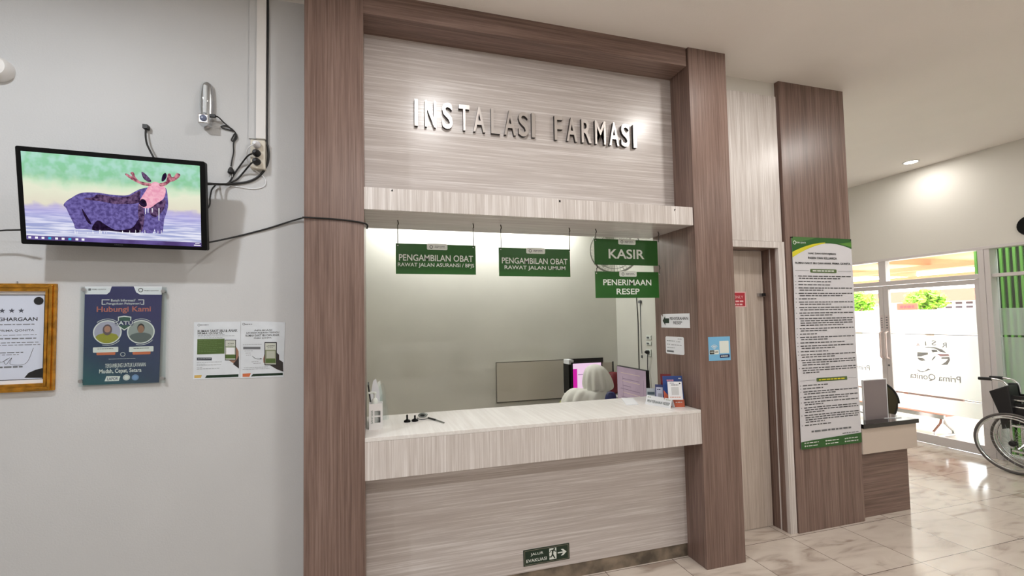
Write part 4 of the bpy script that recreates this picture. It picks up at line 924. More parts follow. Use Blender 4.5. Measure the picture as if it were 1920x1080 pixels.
# service hatch with sliding door
t = thing('hatch_door', 'long pale sliding hatch door on the back wall', 'hatch door', (2, BYW, 0))
A = [atY(u, v, BYW-.03) for u, v in ((931, 681), (1065, 674.5), (1065, 746), (932, 753))]
hx0, hz0, hz1 = A[0].x, (A[2].z+A[3].z)/2, (A[0].z+A[1].z)/2; hx1 = A[1].x
B().box(hx0, hx1, BYW-.03, BYW-.008, hz0, hz1, mat('hatch_paint', (204, 198, 186), .5)).build('door_panel', t)
fr = FY(BYW-.03); b = B(); b.rect(fr, hx0-.008, hx1, hz1, hz1+.008, .0, cab_line); b.rect(fr, hx0-.008, hx0, hz0, hz1, .0, cab_line); b.rect(fr, hx0-.008, hx1, hz0-.012, hz0, .0, cab_line)
b.build('edge_strip', t)
hx2 = atY(1130, 674, BYW).x
# opening: flat board on the wall, dark colour standing for its inner shade
t = thing('hatch_opening', 'dark open service hatch beside the sliding hatch door', 'hatch', ((hx1+hx2)/2, BYW, hz0))
B().box(hx1, hx2, BYW-.012, BYW-.004, hz0, hz1+.008, mat('hatch_painted_shade', (22, 16, 18), .5)).build('shade_board', t)
b = B(); b.box(hx1+.01, hx2-.01, BYW-.016, BYW-.0125, hz1-.07, hz1-.045, mat('shelf_edge_dark', (70, 24, 28), .5)); b.box(hx1+.05, hx1+.2, BYW-.016, BYW-.0125, hz1-.12, hz1-.075, mat('dark_box', (50, 50, 56), .5)); b.build('shelf', t)
A2 = [atY(u, v, BYW-.02) for u, v in ((1130, 679), (1150, 679), (1150, 745))]
t = thing('side_panel_door', 'small pale panel door with a dark right edge by the room corner', 'panel door', (A2[0].x, BYW, A2[2].z))
B().box(A2[0].x, A2[1].x, BYW-.02, BYW-.002, A2[2].z-.1, A2[1].z, mat('hatch_paint2', (186, 178, 166), .5)).build('panel', t); B().box(A2[1].x-.016, A2[1].x, BYW-.026, BYW-.0202, A2[2].z-.1, A2[1].z+.01, matte_black).build('edge', t)
# desk against the back wall with the pink monitor
t = thing('desk', 'pale work desk behind the counter under the hatch', 'desk', (2.7, 2.2, 0))
B().box(2.54, 3.28, 1.95, 2.5, .72, .745, pale_y).build('desk_top', t)
for x in (2.56, 3.22): B().box(x, x+.03, 1.98, 2.48, 0, .72, pale_v).build('leg', t)
MY = 2.12
M = [atY(u, v, MY) for u, v in ((1074, 682), (1130, 684), (1074, 728))]
mx0, mz1, mz0 = M[0].x, M[0].z, .80; mx1 = atY(1127, 684, MY).x
t = thing('monitor', 'monitor glowing pink in front of the seated person', 'monitor', ((mx0+mx1)/2, MY+.05, .745))
B().box(mx0-.012, mx1+.012, MY, MY+.03, mz0-.012, mz1+.012, black_m).build('bezel', t, bevel=.004)
fr = FY(MY); b = B(); b.rect(fr, mx0, mx1, mz0, mz1, .0006, emis_mat('pink_screen', (250, 214, 242), .9)); b.rect(fr, mx0, mx0+.05, mz0, mz1-.06, .001, emis_mat('magenta_bar', (214, 40, 168), .9))
b.rect(fr, mx0+.06, mx1, mz1-.13, mz1-.122, .001, emis_mat('grey_line', (190, 150, 190), .8)); b.build('screen', t)
B().box((mx0+mx1)/2-.02, (mx0+mx1)/2+.02, MY+.03, MY+.06, .76, 1.0, black_m).box((mx0+mx1)/2-.1, (mx0+mx1)/2+.1, MY-.03, MY+.13, .745, .757, black_m).build('stand', t)
q = atY(1068, 684, MY+.2); tag(B().box(q.x-.035, q.x+.03, MY+.15, MY+.3, .745, q.z+.01, matte_black).box(q.x-.03, q.x+.028, MY+.15, MY+.3, q.z+.0101, q.z+.06, paper).build('binder'), 'black binder topped by white paper left of the pink monitor', 'binder')
# return desk and second monitor, seen at an angle
t = thing('side_desk', 'side desk inside the counter carrying the angled monitor', 'desk', (2.75, .9, 0))
B().box(2.34, 3.28, .56, 1.2, .73, .755, pale_y).build('desk_top', t); B().box(2.38, 2.41, .58, 1.18, 0, .73, pale_v).build('leg', t); B().box(3.24, 3.27, .58, 1.18, 0, .73, pale_v).build('leg', t)
MX = 2.47
m4_ = [atX(u, v, MX) for u, v in ((1159.5, 686), (1212, 697), (1211, 748), (1156, 741))]
y1_, y0_ = (m4_[0].y+m4_[3].y)/2, (m4_[1].y+m4_[2].y)/2; z1_ = (m4_[0].z+m4_[1].z)/2; z0_ = z1_-.32
t = thing('monitor', 'thin-edged monitor facing left with a dull pinkish document on screen', 'monitor', (MX+.05, (y0_+y1_)/2, .755))
B().box(MX, MX+.03, y0_-.006, y1_+.006, z0_-.01, z1_+.006, matte_black).build('bezel', t, bevel=.003)
fr = FX(MX); b = B()
sm = emis_mat('dull_screen', (166, 146, 156), .75, (186, 164, 174), 3)
b.rect(fr, -y1_, -y0_, z0_, z1_, .0006, sm); l1 = emis_mat('dull_line', (140, 122, 136), .7); l2 = emis_mat('dull_line2', (196, 174, 160), .8)
for k, (a0_, a1_, z_, m_) in enumerate(((.14, .8, .27, l2), (.2, .78, .22, l1), (.2, .8, .2, l2), (.2, .5, .16, l1), (.12, .8, .13, l1), (.2, .8, .10, l2), (.15, .6, .06, l1))):
    w_ = y1_-y0_; b.rect(fr, -y1_+w_*a0_, -y1_+w_*a1_, z0_+z_-.003, z0_+z_+.002, .001, m_)
b.rect(fr, -y1_+.09, -y1_+.094, z0_+.05, z0_+.24, .001, l1); b.rect(fr, -y1_+.40, -y1_+.404, z0_+.05, z0_+.24, .001, l1)
b.build('screen', t)
B().box(MX+.03, MX+.06, (y0_+y1_)/2-.03, (y0_+y1_)/2+.03, .765, .95, matte_black).box(MX-.05, MX+.14, (y0_+y1_)/2-.1, (y0_+y1_)/2+.1, .755, .766, matte_black).build('stand', t)
# bags behind the person
def blob(name, lab, cat, o, rx, ry, rz, m, seed, squash=1):
    r_ = random.Random(seed); rr_ = []; n = 18
    for q in range(9):
        a = -math.pi/2+math.pi*q/8; k = max(.02, math.cos(a))**.6
        rr_.append([(o[0]+rx*k*math.cos(2*math.pi*j/n)*(1+r_.uniform(-.08, .08)), o[1]+ry*k*math.sin(2*math.pi*j/n)*(1+r_.uniform(-.08, .08)), o[2]+rz+rz*math.sin(a)) for j in range(n)])
    ob = B().rings(rr_, m).build(name, smooth=True); return tag(ob, lab, cat)
q0 = atY(1149, 697, 2.15)
blob('bag', 'dark red bag between the seated person and the angled monitor', 'bag', (q0.x, 2.15, .745), .10, .09, (q0.z-.745)/2, mat('bag_red', (112, 26, 38), .6), 1)
q0 = atY(1145, 734, 1.14)
blob('pouch', 'dark blue pouch low behind the counter beside the person', 'pouch', (q0.x, 1.14, .755), .055, .05, (q0.z-.755)/2, mat('pouch_blue', (34, 42, 92), .6), 2)

# wall fan
FC_ = V((2.62, 1.25, 1.98+.12))
q = atY(1153, 468, 1.35); FC_ = V((q.x, 1.35, q.z))
t = thing('wall_fan', 'pale wall fan with wire cage half hidden behind the KASIR sign', 'fan', FC_)
ax = V((-.42, -.80, -.38)).normalized(); u_ = ax.orthogonal().normalized(); w_ = ax.cross(u_); FR_ = .235
cage = mat('fan_wire', (176, 178, 172), .35, .3); fanp = mat('fan_plastic', (212, 216, 204), .4)
b = B()
def circ(c, r, n=40): return [c+(u_*math.cos(2*math.pi*i/n)+w_*math.sin(2*math.pi*i/n))*r for i in range(n+1)]
for (r_, h_) in ((FR_, 0), (FR_, .035), (FR_*.75, .075), (FR_*.45, .09)): b.tube(circ(FC_+ax*(h_-.02), r_), .003 if h_ > .04 else .005, cage, n=5, cap=False)
for i in range(44):
    a = 2*math.pi*i/44; d_ = u_*math.cos(a)+w_*math.sin(a)
    b.tube([FC_+d_*.04+ax*.075, FC_+d_*FR_*.6+ax*.062, FC_+d_*FR_+ax*.012, FC_+d_*FR_-ax*.02, FC_+d_*FR_*.7-ax*.06, FC_+d_*.06-ax*.07], .0011, cage, n=4, cap=False)
b.build('cage', t)
b = B()
for k in range(3):
    a0_ = 2*math.pi*k/3
    P_ = []
    for s_, wd in ((.04, .03), (.10, .065), (.16, .085), (.205, .05)):
        for sg in (-1, 1):
            a = a0_+sg*wd/s_*.5+.2; P_.append(FC_+(u_*math.cos(a)+w_*math.sin(a))*s_+ax*(.018*sg))
    b.add(P_+[p_+ax*.003 for p_ in P_], [(0, 1, 3, 2), (2, 3, 5, 4), (4, 5, 7, 6), (8, 10, 11, 9), (10, 12, 13, 11), (12, 14, 15, 13), (0, 2, 10, 8), (2, 4, 12, 10), (4, 6, 14, 12), (1, 9, 11, 3), (3, 11, 13, 5), (5, 13, 15, 7), (6, 7, 15, 14), (0, 8, 9, 1)], fanp)
b.build('blade_set', t, smooth=True)
B().lathe(FC_-ax*.16, [(.03, 0), (.06, .02), (.065, .08), (.05, .11), (.02, .13), (.02, .2), (.045, .225), (.04, .238)], fanp, axis=ax).build('motor_housing', t, smooth=True)
B().tube(curve_pts([FC_-ax*.12, FC_-ax*.2+V((.06, .1, -.02)), V((3.22, 1.75, FC_.z-.05)), V((3.29, 1.78, FC_.z-.05))]), .022, fanp).box(3.275, 3.3, 1.70, 1.86, FC_.z-.18, FC_.z+.08, fanp).build('wall_arm', t, smooth=True)
def wallp(u, v, x=3.295): return atX(u, v, x)
b = B(); b.tube(curve_pts([wallp(1193, 520), wallp(1193.5, 557), wallp(1196, 600), wallp(1197, 640), wallp(1198.5, 700), wallp(1199, 730)]), .005, rubber, n=6)
tag(b.build('fan_cable', smooth=True), 'thin dark cable hanging down the inner right wall under the fan', 'cable')
b = B(); b.tube(curve_pts([wallp(1200, 562), wallp(1201, 600), wallp(1202, 640), wallp(1203.5, 663)]), .0035, ink_g, n=6); p_ = wallp(1203.5, 666); b.lathe(p_, [(.006, 0), (.011, .01), (.008, .03)], ink_g, axis=(0, 0, -1)); p_ = wallp(1201, 566); b.box(p_.x-.02, p_.x+.004, p_.y-.02, p_.y+.02, p_.z-.015, p_.z+.015, ink_g)
tag(b.build('pull_cord', smooth=True), 'grey pull cord with a small weight right of the fan cable', 'cord')
for i, (v0, v1, lab) in enumerate(((629, 637, 'upper wall switch plate by the right column'), (640.5, 647, 'middle wall switch plate by the right column'), (655, 668, 'lowest wall socket with a black plug by the right column'))):
    pc, p0_, p1_ = wallp(1216, (v0+v1)/2), wallp(1216, v0), wallp(1216, v1); h = p0_.z-p1_.z
    t = thing('wall_switch' if i < 2 else 'wall_socket', 'small white '+lab, 'switch' if i < 2 else 'socket', (3.3, pc.y, p1_.z))
    B().box(3.288, 3.3, pc.y-.05, pc.y+.04, p1_.z, p0_.z, sign_w).build('plate', t, bevel=.003)
    B().box(3.284, 3.288, pc.y-.02, pc.y+.02, p1_.z+h*.3, p1_.z+h*.7, ink_g).build('rocker' if i < 2 else 'socket_face', t)
p_ = wallp(1217, 660)
b = B(); b.lathe((3.288, p_.y, p_.z), [(.02, 0), (.02, .03), (.01, .045)], rubber, axis=(-1, 0, 0)); b.tube(curve_pts([wallp(1216.5, 660, 3.25), wallp(1214.5, 664, 3.25), wallp(1214.5, 690, 3.28), wallp(1217, 712, 3.28), wallp(1219, 740, 3.28)]), .005, rubber, n=6)
tag(b.build('plug_cable', smooth=True), 'black plug and cable hanging from the lowest wall socket', 'cable')

# ------------------------------------------------------------------ seated person
PX, PY = 2.33, 1.52       # pelvis
hd = atY(1117, 709, 1.52)
skin = mat('skin', (188, 140, 112), .5); hij = mat('hijab_cloth', (226, 225, 218), .8, bump=.3, bscale=60); lime = mat('lime_blouse', (146, 158, 26), .7); trs = mat('dark_trousers', (44, 46, 52), .8)
root = thing('person', 'seated person in an off-white hijab and lime blouse behind the counter', 'person', (PX, PY, 0))
HX, HY, HZ = hd.x, 1.54, hd.z     # head centre
def skinned(name, verts, edges, radii, m, parent, rootv=0, sub=2):
    me = bpy.data.meshes.new(name); me.from_pydata([tuple(V(v)-V((PX, PY, 0))) for v in verts], edges, []); me.materials.append(m)
    o = bpy.data.objects.new(name, me); COL.objects.link(o); o.parent = root
    s_ = o.modifiers.new('skin', 'SKIN'); s_.use_smooth_shade = True
    for i, r in enumerate(radii):
        sv = me.skin_vertices[0].data[i]; sv.radius = (r, r) if not isinstance(r, tuple) else r; sv.use_root = (i == rootv)
    q_ = o.modifiers.new('sub', 'SUBSURF'); q_.levels = sub; q_.render_levels = sub
    return o
PVZ = .51
vs = [(PX, PY, PVZ), (PX+.01, PY+.0, .66), (PX+.03, PY+.03, .79), (PX+.05, PY+.05, .86), (HX-.03, HY-.01, HZ-.14), (HX, HY, HZ-.03), (HX+.0, HY+.02, HZ+.06)]
rd = [.14, .12, .11, .07, .04, .085, .075]
ed = [(0, 1), (1, 2), (2, 3), (3, 4), (4, 5), (5, 6)]
def chain(start, pts):
    k = start
    for p_, r in pts:
        vs.append(p_); rd.append(r); ed.append((k, len(vs)-1)); k = len(vs)-1
    return k
hands = []
for sg in (-1, 1):
    k = chain(3, [((PX+.05+sg*.14, PY+.05, .84), .04), ((PX+.05+sg*.21, PY+.14, .74), .045), ((PX+.18+sg*.12, PY+.38, .775), .032), ((PX+.18+sg*.12, PY+.44, .772), .022), ((PX+.18+sg*.12, PY+.49, .772), .03)])
    hands.append((k, sg))
    chain(0, [((PX+sg*.10, PY+.05, PVZ), .095), ((PX+sg*.12, PY+.40, .50), .065), ((PX+sg*.12, PY+.38, .28), .05), ((PX+sg*.12, PY+.37, .08), .035), ((PX+sg*.12, PY+.47, .04), .03)])
body = skinned('body', vs, ed, rd, skin, root)
# hands: five fingers each, resting on the desk edge
for k, sg in hands:
    fv, fe, fr_, starts = [], [], [], []
    w0 = V(vs[k])
    palm = [w0+V((0, -.03, .0)), w0+V((0, .03, .002))]
    for j in range(5):
        if j < 4:
            bx_ = (j-1.5)*.019; L_ = (.062, .075, .070, .055)[j]; base = w0+V((bx_*.9, .012, 0)); dirv = V((bx_*1.2, 1, 0)).normalized()
            pts = [base, base+dirv*L_*.5+V((0, 0, .008)), base+dirv*L_*.85+V((0, 0, -.004)), base+dirv*(L_+.01)+V((0, 0, -.016))]
        else:
            base = w0+V((-sg*.018, -.012, 0)); pts = [base, base+V((-sg*.022, .02, -.004)), base+V((-sg*.034, .045, -.010))]
        s0 = len(fv); starts.append(s0)
        for i, p_ in enumerate(pts):
            fv.append(p_); fr_.append(.0095-.001*i)
            if i: fe.append((s0+i-1, s0+i))
    for st in starts[1:]: fe.append((starts[0], st))
    fo = skinned('hand', fv, fe, fr_, skin, root, sub=1)
# blouse: loft around the torso and sleeves
def loft(rows, m, name, n=40, seed=0, fold=.0, k_=9, cap=True):
    rr_ = []
    for qi, (x, y, z, rx, ry, fo_) in enumerate(rows):
        rr_.append([(x+rx*math.cos(a)*(1+fo_*math.sin(k_*a+seed+qi*.35)), y+ry*math.sin(a)*(1+fo_*math.sin(k_*a+seed+qi*.35)), z+(fo_*.25*math.cos(2*a+seed))) for a in [2*math.pi*j/n for j in range(n)]])
    return B().rings(rr_, m, close=cap).build(name, root, smooth=True)
loft([(PX, PY+.02, .46, .19, .17, .03), (PX, PY, .56, .19, .15, .03), (PX+.01, PY+.01, .68, .175, .135, .02), (PX+.03, PY+.03, .80, .20, .14, .02), (PX+.05, PY+.04, .84, .20, .13, .02), (PX+.05, PY+.05, .885, .15, .10, .01), (PX+.07, PY+.05, .91, .08, .07, 0)], lime, 'blouse')
for sg in (-1, 1):
    b = B().tube(curve_pts([(PX+.05+sg*.14, PY+.05, .86), (PX+.05+sg*.19, PY+.09, .80), (PX+.05+sg*.215, PY+.14, .735), (PX+.12+sg*.16, PY+.27, .755), (PX+.18+sg*.12, PY+.385, .775)], 5), [.075]*6+[.068]*5+[.062]*5+[.052]*5, lime, n=16)
    b.build('sleeve', root, smooth=True)
    b = B().tube(curve_pts([(PX+sg*.09, PY-.02, .50), (PX+sg*.11, PY+.18, .51), (PX+sg*.12, PY+.39, .50), (PX+sg*.12, PY+.40, .42), (PX+sg*.12, PY+.37, .10)], 5), [.112]*5+[.10]*5+[.085]*5+[.075]*6, trs, n=16); b.build('trouser_leg', root, smooth=True)
# hijab: hood over the head, then a cape over the shoulders
n = 96
rows = []
prof = [(HZ+.133, .0008), (HZ+.132, .012), (HZ+.125, .045), (HZ+.105, .080), (HZ+.07, .106), (HZ+.02, .126), (HZ-.03, .136), (HZ-.07, .138), (HZ-.105, .128)]
for z, r in prof:
    t_ = (HZ+.132-z)/.24; cx_, cy_ = HX+.03*t_, HY-.01
    fo_ = .012+.11*max(0, t_-.15)
    rows.append([(cx_+r*math.cos(a)*(1.0+fo_*math.sin(11*a+2*t_)), cy_+r*1.12*math.sin(a)*(1+fo_*math.sin(11*a+2*t_)), z) for a in [2*math.pi*j/n for j in range(n)]])
cape = [(HZ-.115, .118, .115, 0), (HZ-.13, .15, .13, .25), (HZ-.15, .175, .15, .45), (HZ-.18, .195, .17, .65), (HZ-.225, .21, .185, .85), (HZ-.28, .22, .2, 1), (HZ-.34, .228, .21, 1.05)]
for z, rx, ry, t_ in cape:
    cx_ = HX+.01+(atY(1094, 735, HY).x-HX)*t_; cy_ = HY-.01-.01*t_
    ring_ = []
    for j in range(n):
        a = 2*math.pi*j/n; fo_ = (.03+.07*t_)*math.sin(9*a+1.8*math.sin(2*a)+z*12)+.03*t_*math.sin(17*a+z*8)
        side = math.cos(a)          # right side rides higher, towards the raised arm
        ring_.append((cx_+rx*math.cos(a)*(1+fo_), cy_+ry*math.sin(a)*(1+fo_), z-min(1, t_*2.2)*.36*rx*side+.20*t_*t_*max(0, side)))
    rows.append(ring_)
b = B().rings(rows, hij, close=False)
ho = b.build('hijab', root, smooth=True); q_ = ho.modifiers.new('solid', 'SOLIDIFY'); q_.thickness = .004; q_ = ho.modifiers.new('sub', 'SUBSURF'); q_.levels = 1; q_.render_levels = 1
# face, turned to the pink monitor
b = B(); fc = V((HX-.01, HY+.105, HZ-.005)); frf = Fr(fc, (-1, 0, 0), (0, 0, 1), (0, 1, 0))
b.lathe(fc-V((0, .02, 0)), [(.072, 0), (.068, .015), (.05, .032), (.02, .042), (.004, .044)], skin, axis=(0, 1, 0)); b.lathe(fc+V((0, .015, -.008)), [(.016, 0), (.012, .02), (.004, .034)], skin, axis=(0, 1, -.25), n=10)
b.build('face', root, smooth=True)
for sg in (-1, 1): B().lathe(fc+V((sg*.028, .0185, .018)), [(.011, 0), (.008, .004), (.002, .006)], ink, axis=(0, 1, 0), n=12).build('eye', root, smooth=True)
B().box(fc.x-.02, fc.x+.02, fc.y+.02, fc.y+.028, fc.z-.045, fc.z-.036, mat('lips', (160, 84, 78), .5)).build('mouth', root, bevel=.003)
# stool under the person
t = thing('stool', 'round black stool under the seated person', 'stool', (PX, PY, 0))
B().lathe((PX, PY, .36), [(.02, -.02), (.18, -.015), (.19, .01), (.17, .03)], matte_black).build('seat', t, smooth=True); B().lathe((PX, PY, .04), [(.03, 0), (.03, .2), (.02, .21), (.02, .325)], chrome).build('pole', t, smooth=True)
b = B()
for k in range(5): a = 2*math.pi*k/5+.3; b.tube([(PX, PY, .06), (PX+.24*math.cos(a), PY+.24*math.sin(a), .03)], .016, matte_black)
b.build('base', t, smooth=True)
for k in range(5): a = 2*math.pi*k/5+.3; B().lathe((PX+.24*math.cos(a)-.01, PY+.24*math.sin(a), .02), [(.02, 0), (.02, .02)], rubber, axis=(1, 0, 0), n=12).build('castor', t)

# ================================================================== RECEPTION DESK beyond the wide column
DX0, DX1 = 4.06, 4.64
t = thing('reception_desk', 'low reception desk with black granite top behind the wide brown column', 'desk', (4.3, .4, 0))
B().box(DX0, 4.60, .23, .80, 0, .53, brown_x).build('base', t)
apron_m = mat('desk_apron', (206, 192, 180), .4)
B().box(4.035, DX1, .18, .86, .515, .715, apron_m).build('apron', t, bevel=.002)
B().box(4.035, DX1+.012, .165, .88, .7155, .75, mat('black_granite', (16, 14, 14), .06, spec=.8, var=.3, vscale=60)).build('granite_top', t, bevel=.003)
c0_, c1_ = atY(1617, 711, .266), atY(1660, 714, .266)
t = thing('acrylic_board', 'upright smoke grey acrylic board standing on the granite desk top', 'board', ((c0_.x+c1_.x)/2, .266, .75))
B().box(c0_.x, c1_.x, .262, .27, .751, (c0_.z+c1_.z)/2, mat('board_grey', (132, 122, 124), .15, spec=.6)).build('panel', t)
B().box(c1_.x, c1_.x+.006, .260, .272, .751, (c0_.z+c1_.z)/2, paper).box(c0_.x-.006, c0_.x, .260, .272, .751, (c0_.z+c1_.z)/2, paper).box(c0_.x-.006, c1_.x+.006, .26, .272, (c0_.z+c1_.z)/2, (c0_.z+c1_.z)/2+.006, paper).build('edge_trim', t)
P = [atZ(u, v, .752) for u, v in ((1612, 771), (1625, 776), (1640, 782), (1655, 784), (1690, 783))]
tag(B().tube(curve_pts(P), .0025, paper, n=6).build('cable', smooth=True), 'thin white cord lying across the granite desk top', 'cord')
# office chair behind the desk
t = thing('office_chair', 'dark office chair with rounded back behind the reception desk', 'chair', (5.35, 1.08, 0))
cc = atY(1647, 762, 1.08); CXc, CZc = cc.x, .64
b = B(); rr_ = []; n = 28; olive_f = mat('chair_mesh', (64, 58, 40), .7)
rz_ = atY(1650, 716, 1.08).z-CZc
for (k, dy) in ((.2, -.012), (.86, -.008), (.97, .006), (1, .018), (.97, .032), (.86, .04), (.2, .042)):
    rr_.append([(CXc+.245*k*math.cos(a)*(1-.12*(math.sin(a) < 0)), 1.08+dy+.05*(math.cos(a)*k)**2*-1, CZc+rz_*k*math.sin(a)) for a in [2*math.pi*j/n for j in range(n)]])
b.rings(rr_, olive_f).build('backrest', t, smooth=True)
b = B(); b.tube([(CXc+.245*math.cos(a)*(1-.12*(math.sin(a) < 0)), 1.095-.05*math.cos(a)**2, CZc+rz_*math.sin(a)) for a in [2*math.pi*j/32 for j in range(33)]], .016, matte_black, cap=False); b.build('back_frame', t, smooth=True)
B().lathe((CXc, 1.33, .40), [(.05, 0), (.23, .01), (.25, .05), (.22, .09)], matte_black).build('seat', t, smooth=True)
B().tube([(CXc, 1.12, CZc-.1), (CXc, 1.15, .44), (CXc, 1.30, .40)], .02, matte_black).build('back_bar', t); B().tube([(CXc, 1.33, .08), (CXc, 1.33, .41)], .025, chrome).build('pole', t)
for k in range(5):
    a = 2*math.pi*k/5; B().tube([(CXc, 1.33, .10), (CXc+.28*math.cos(a), 1.33+.28*math.sin(a), .06)], .018, matte_black).build('leg', t)
    B().lathe((CXc+.28*math.cos(a)-.012, 1.33+.28*math.sin(a), .028), [(.028, 0), (.028, .024)], rubber, axis=(1, 0, 0), n=14).build('castor', t)

# ================================================================== ENTRANCE WALL (x = XR)
frx = FX(XR)                                   # a = -y
def bar_x(b, y0, y1, z0, z1, m=alu_m, x0=XR-.0, d=.10): b.box(x0, x0+d, y0, y1, z0, z1, m)
struct_frame = B()
bar_x(struct_frame, -.9, 2.98, 2.318, 2.35, x0=XR-.004, d=.12); bar_x(struct_frame, .869, 2.93, 1.995, 2.048, x0=XR-.003)
bar_x(struct_frame, .817, .869, 0, 2.318, x0=XR-.004, d=.118); bar_x(struct_frame, 2.93, 2.98, 0, 2.318); bar_x(struct_frame, 1.80, 1.885, 2.048, 2.318, x0=XR+.01, d=.08)
bar_x(struct_frame, -.9, .769, 2.003, 2.04, x0=XR+.02, d=.1); bar_x(struct_frame, -.9, .769, 0, .05, x0=XR+.02, d=.1)
bar_x(struct_frame, -.05, -.01, .05, 2.318, x0=XR+.03, d=.08)
struct_frame.box(XR+.001, XR+.14, .77, .816, 0, 2.317, alu_m)
struct(struct_frame.build('trim_1', bevel=.002))
def leaf(name, y0, y1, lab, stl, str_):
    """glass door leaf between y0 (right in the picture) and y1 (left)"""
    t = thing(name, lab, 'door', (XR+.03, (y0+y1)/2, 0)); struct(t)
    b = B(); d = .045; x0 = XR+.012
    b.box(x0, x0+d, y1-stl, y1, .008, 1.99, alu_m); b.box(x0, x0+d, y0, y0+str_, .008, 1.99, alu_m)
    b.box(x0, x0+d, y0+str_, y1-stl, .008, .115, alu_m); b.box(x0, x0+d, y0+str_, y1-stl, 1.935, 1.99, alu_m)
    b.build('leaf_frame', t, bevel=.002)
    B().box(x0+.02, x0+.026, y0+str_, y1-stl, .115, 1.935, glass_m).build('glass_pane', t)
    f = FX(x0+.019); b = B(); g0, g1 = -(y1-stl), -(y0+str_)
    for z0, z1 in ((1.36, 1.66), (.60, 1.338), (.394, .578)): b.rect(f, g0, g1, z0, z1, 0, film_m)
    for z in (1.349, .589): b.rect(f, g0, g0+(g1-g0)*.12, z-.005, z+.005, .0003, film_ink); b.rect(f, g0+(g1-g0)*.17, g1, z-.005, z+.005, .0003, film_ink)
    b.build('frosted_film', t)
    return t, f, g0, g1
film_ink = film_mat('film_print', .5, 0, (.10, .09, .09)); film_pink = film_mat('film_pink', .5, 0, (.35, .12, .14))
tR, f, g0, g1 = leaf('door_1', .872, 1.845, 'white framed glass door leaf with mirrored hospital logo, right of the pair', .06, .045)
def LX(u, v): p = atX(u, v, XR+.031); return (-p.y, p.z)
b = B()
for s_, u0, u1, v0, v1, m_ in (('R', 1765, 1776, 642, 652, film_ink), ('S', 1746, 1756, 638, 648, film_ink), ('I', 1734, 1737, 640, 648, film_ink), ('A', 1717, 1726, 643, 650, film_pink)):
    p_, q_ = LX(u0, v0), LX(u1, v1); b.text(f, s_, (p_[0]+q_[0])/2, (p_[1]+q_[1])/2, abs(q_[0]-p_[0])*.95, abs(p_[1]-q_[1]), .0008, m_, .03, mirror=True)
def LP(pts, m_): b.poly(f, [LX(1640+u/6, 620+v/6) for u, v in pts][::-1], .0008, m_)
LP(((540, 192), (600, 182), (680, 186), (760, 212), (812, 252), (740, 240), (690, 205), (620, 194)), film_ink); LP(((480, 240), (600, 246), (600, 268), (520, 290), (478, 292)), film_ink)
LP(((482, 300), (540, 305), (574, 335), (530, 342), (490, 325)), film_ink); LP(((640, 335), (660, 300), (690, 280), (680, 305), (655, 332)), film_ink); LP(((636, 215), (700, 215), (712, 240), (650, 245)), film_ink)
LP(((700, 262), (830, 262), (842, 285), (740, 290)), film_pink); LP(((840, 295), (850, 330), (820, 385), (745, 385), (800, 350), (825, 320), (750, 318), (750, 300)), film_ink)
LP(((460, 424), (520, 455), (560, 455), (600, 425), (635, 438), (590, 452), (540, 468), (500, 460)), film_ink)
pz = LX(1750, 700); p0_, p1_ = LX(1706, 700), LX(1802, 716)
b.text(f, 'Prima Qonita', (p0_[0]+p1_[0])/2, .82, p1_[0]-p0_[0], .09, .0008, film_ink, .03, mirror=True)
b.build('logo_print', tR)
tL, f2, g0, g1 = leaf('door_1', 1.848, 2.82, 'white framed glass door leaf mostly hidden behind the wide column', .05, .055)
b = B(); b.text(f2, 'Prima Qonita', -2.33, .86, .52, .09, .0008, film_ink, .03, mirror=True); b.build('logo_print', tL)
# handles and stickers on the meeting stiles
def handle(par, y, lab):
    b = B(); x = XR-.035; b.tube(curve_pts([(XR+.012, y, 1.02), (x, y, 1.04), (x-.004, y, 1.09), (x-.004, y, 1.31), (x, y, 1.36), (XR+.012, y, 1.38)], 5), .011, mat('handle_alu', (226, 208, 204), .25, .3), n=10); o = b.build('door_handle', par, smooth=True); return o
handle(tR, 1.812, ''); handle(tL, 1.878, '')
b = B(); b.rect(FX(XR+.012), -1.838, -1.796, 1.40, 1.60, .0008, mat('sticker_pale', (212, 200, 200), .4))
for i in range(5): b.rect(FX(XR+.012), -1.828, -1.808, 1.42+i*.035, 1.435+i*.035, .0012, ink_g)
b.build('pull_sticker', tR)
b = B(); b.rect(FX(XR+.012), -1.895, -1.86, 1.40, 1.60, .0008, mat('sticker_pale', (212, 200, 200), .4))
for i in range(5): b.rect(FX(XR+.012), -1.888, -1.868, 1.43+i*.03, 1.44+i*.03, .0012, ink_g)
b.build('pull_sticker', tL)
B().lathe((XR+.012, 1.82, .93), [(.012, 0), (.012, .006), (.005, .007)], ink_g, axis=(-1, 0, 0), n=14).build('lock', tR)
# glazing of transom and side window
o = B().box(XR+.05, XR+.056, 1.885, 2.93, 2.048, 2.318, glass_m).box(XR+.05, XR+.056, .869, 1.80, 2.048, 2.318, glass_m).build('window_2'); struct(o)
o = B().box(XR+.105, XR+.111, -.9, .77, 2.04, 2.318, glass_m).box(XR+.105, XR+.111, -.9, .77, .05, 2.003, glass_m).build('window_1'); struct(o)
fw_ = FX(XR+.104); b = B()
for z0, z1 in ((1.36, 1.655), (.40, 1.338)): b.rect(fw_, .9-1.67, .9, z0, z1, 0, film_w)
ob = b.build('window_film'); tag(ob, 'frosted film on the lower part of the window right of the doors', 'window film')
# ------------------------------------------------------------------ outside
out_tile = mat('outside_tile', (206, 196, 186), .5, var=.05, vscale=2)
struct(B().box(7.3, 30, -12, 16, -.12, -.02, out_tile).build('ground'))
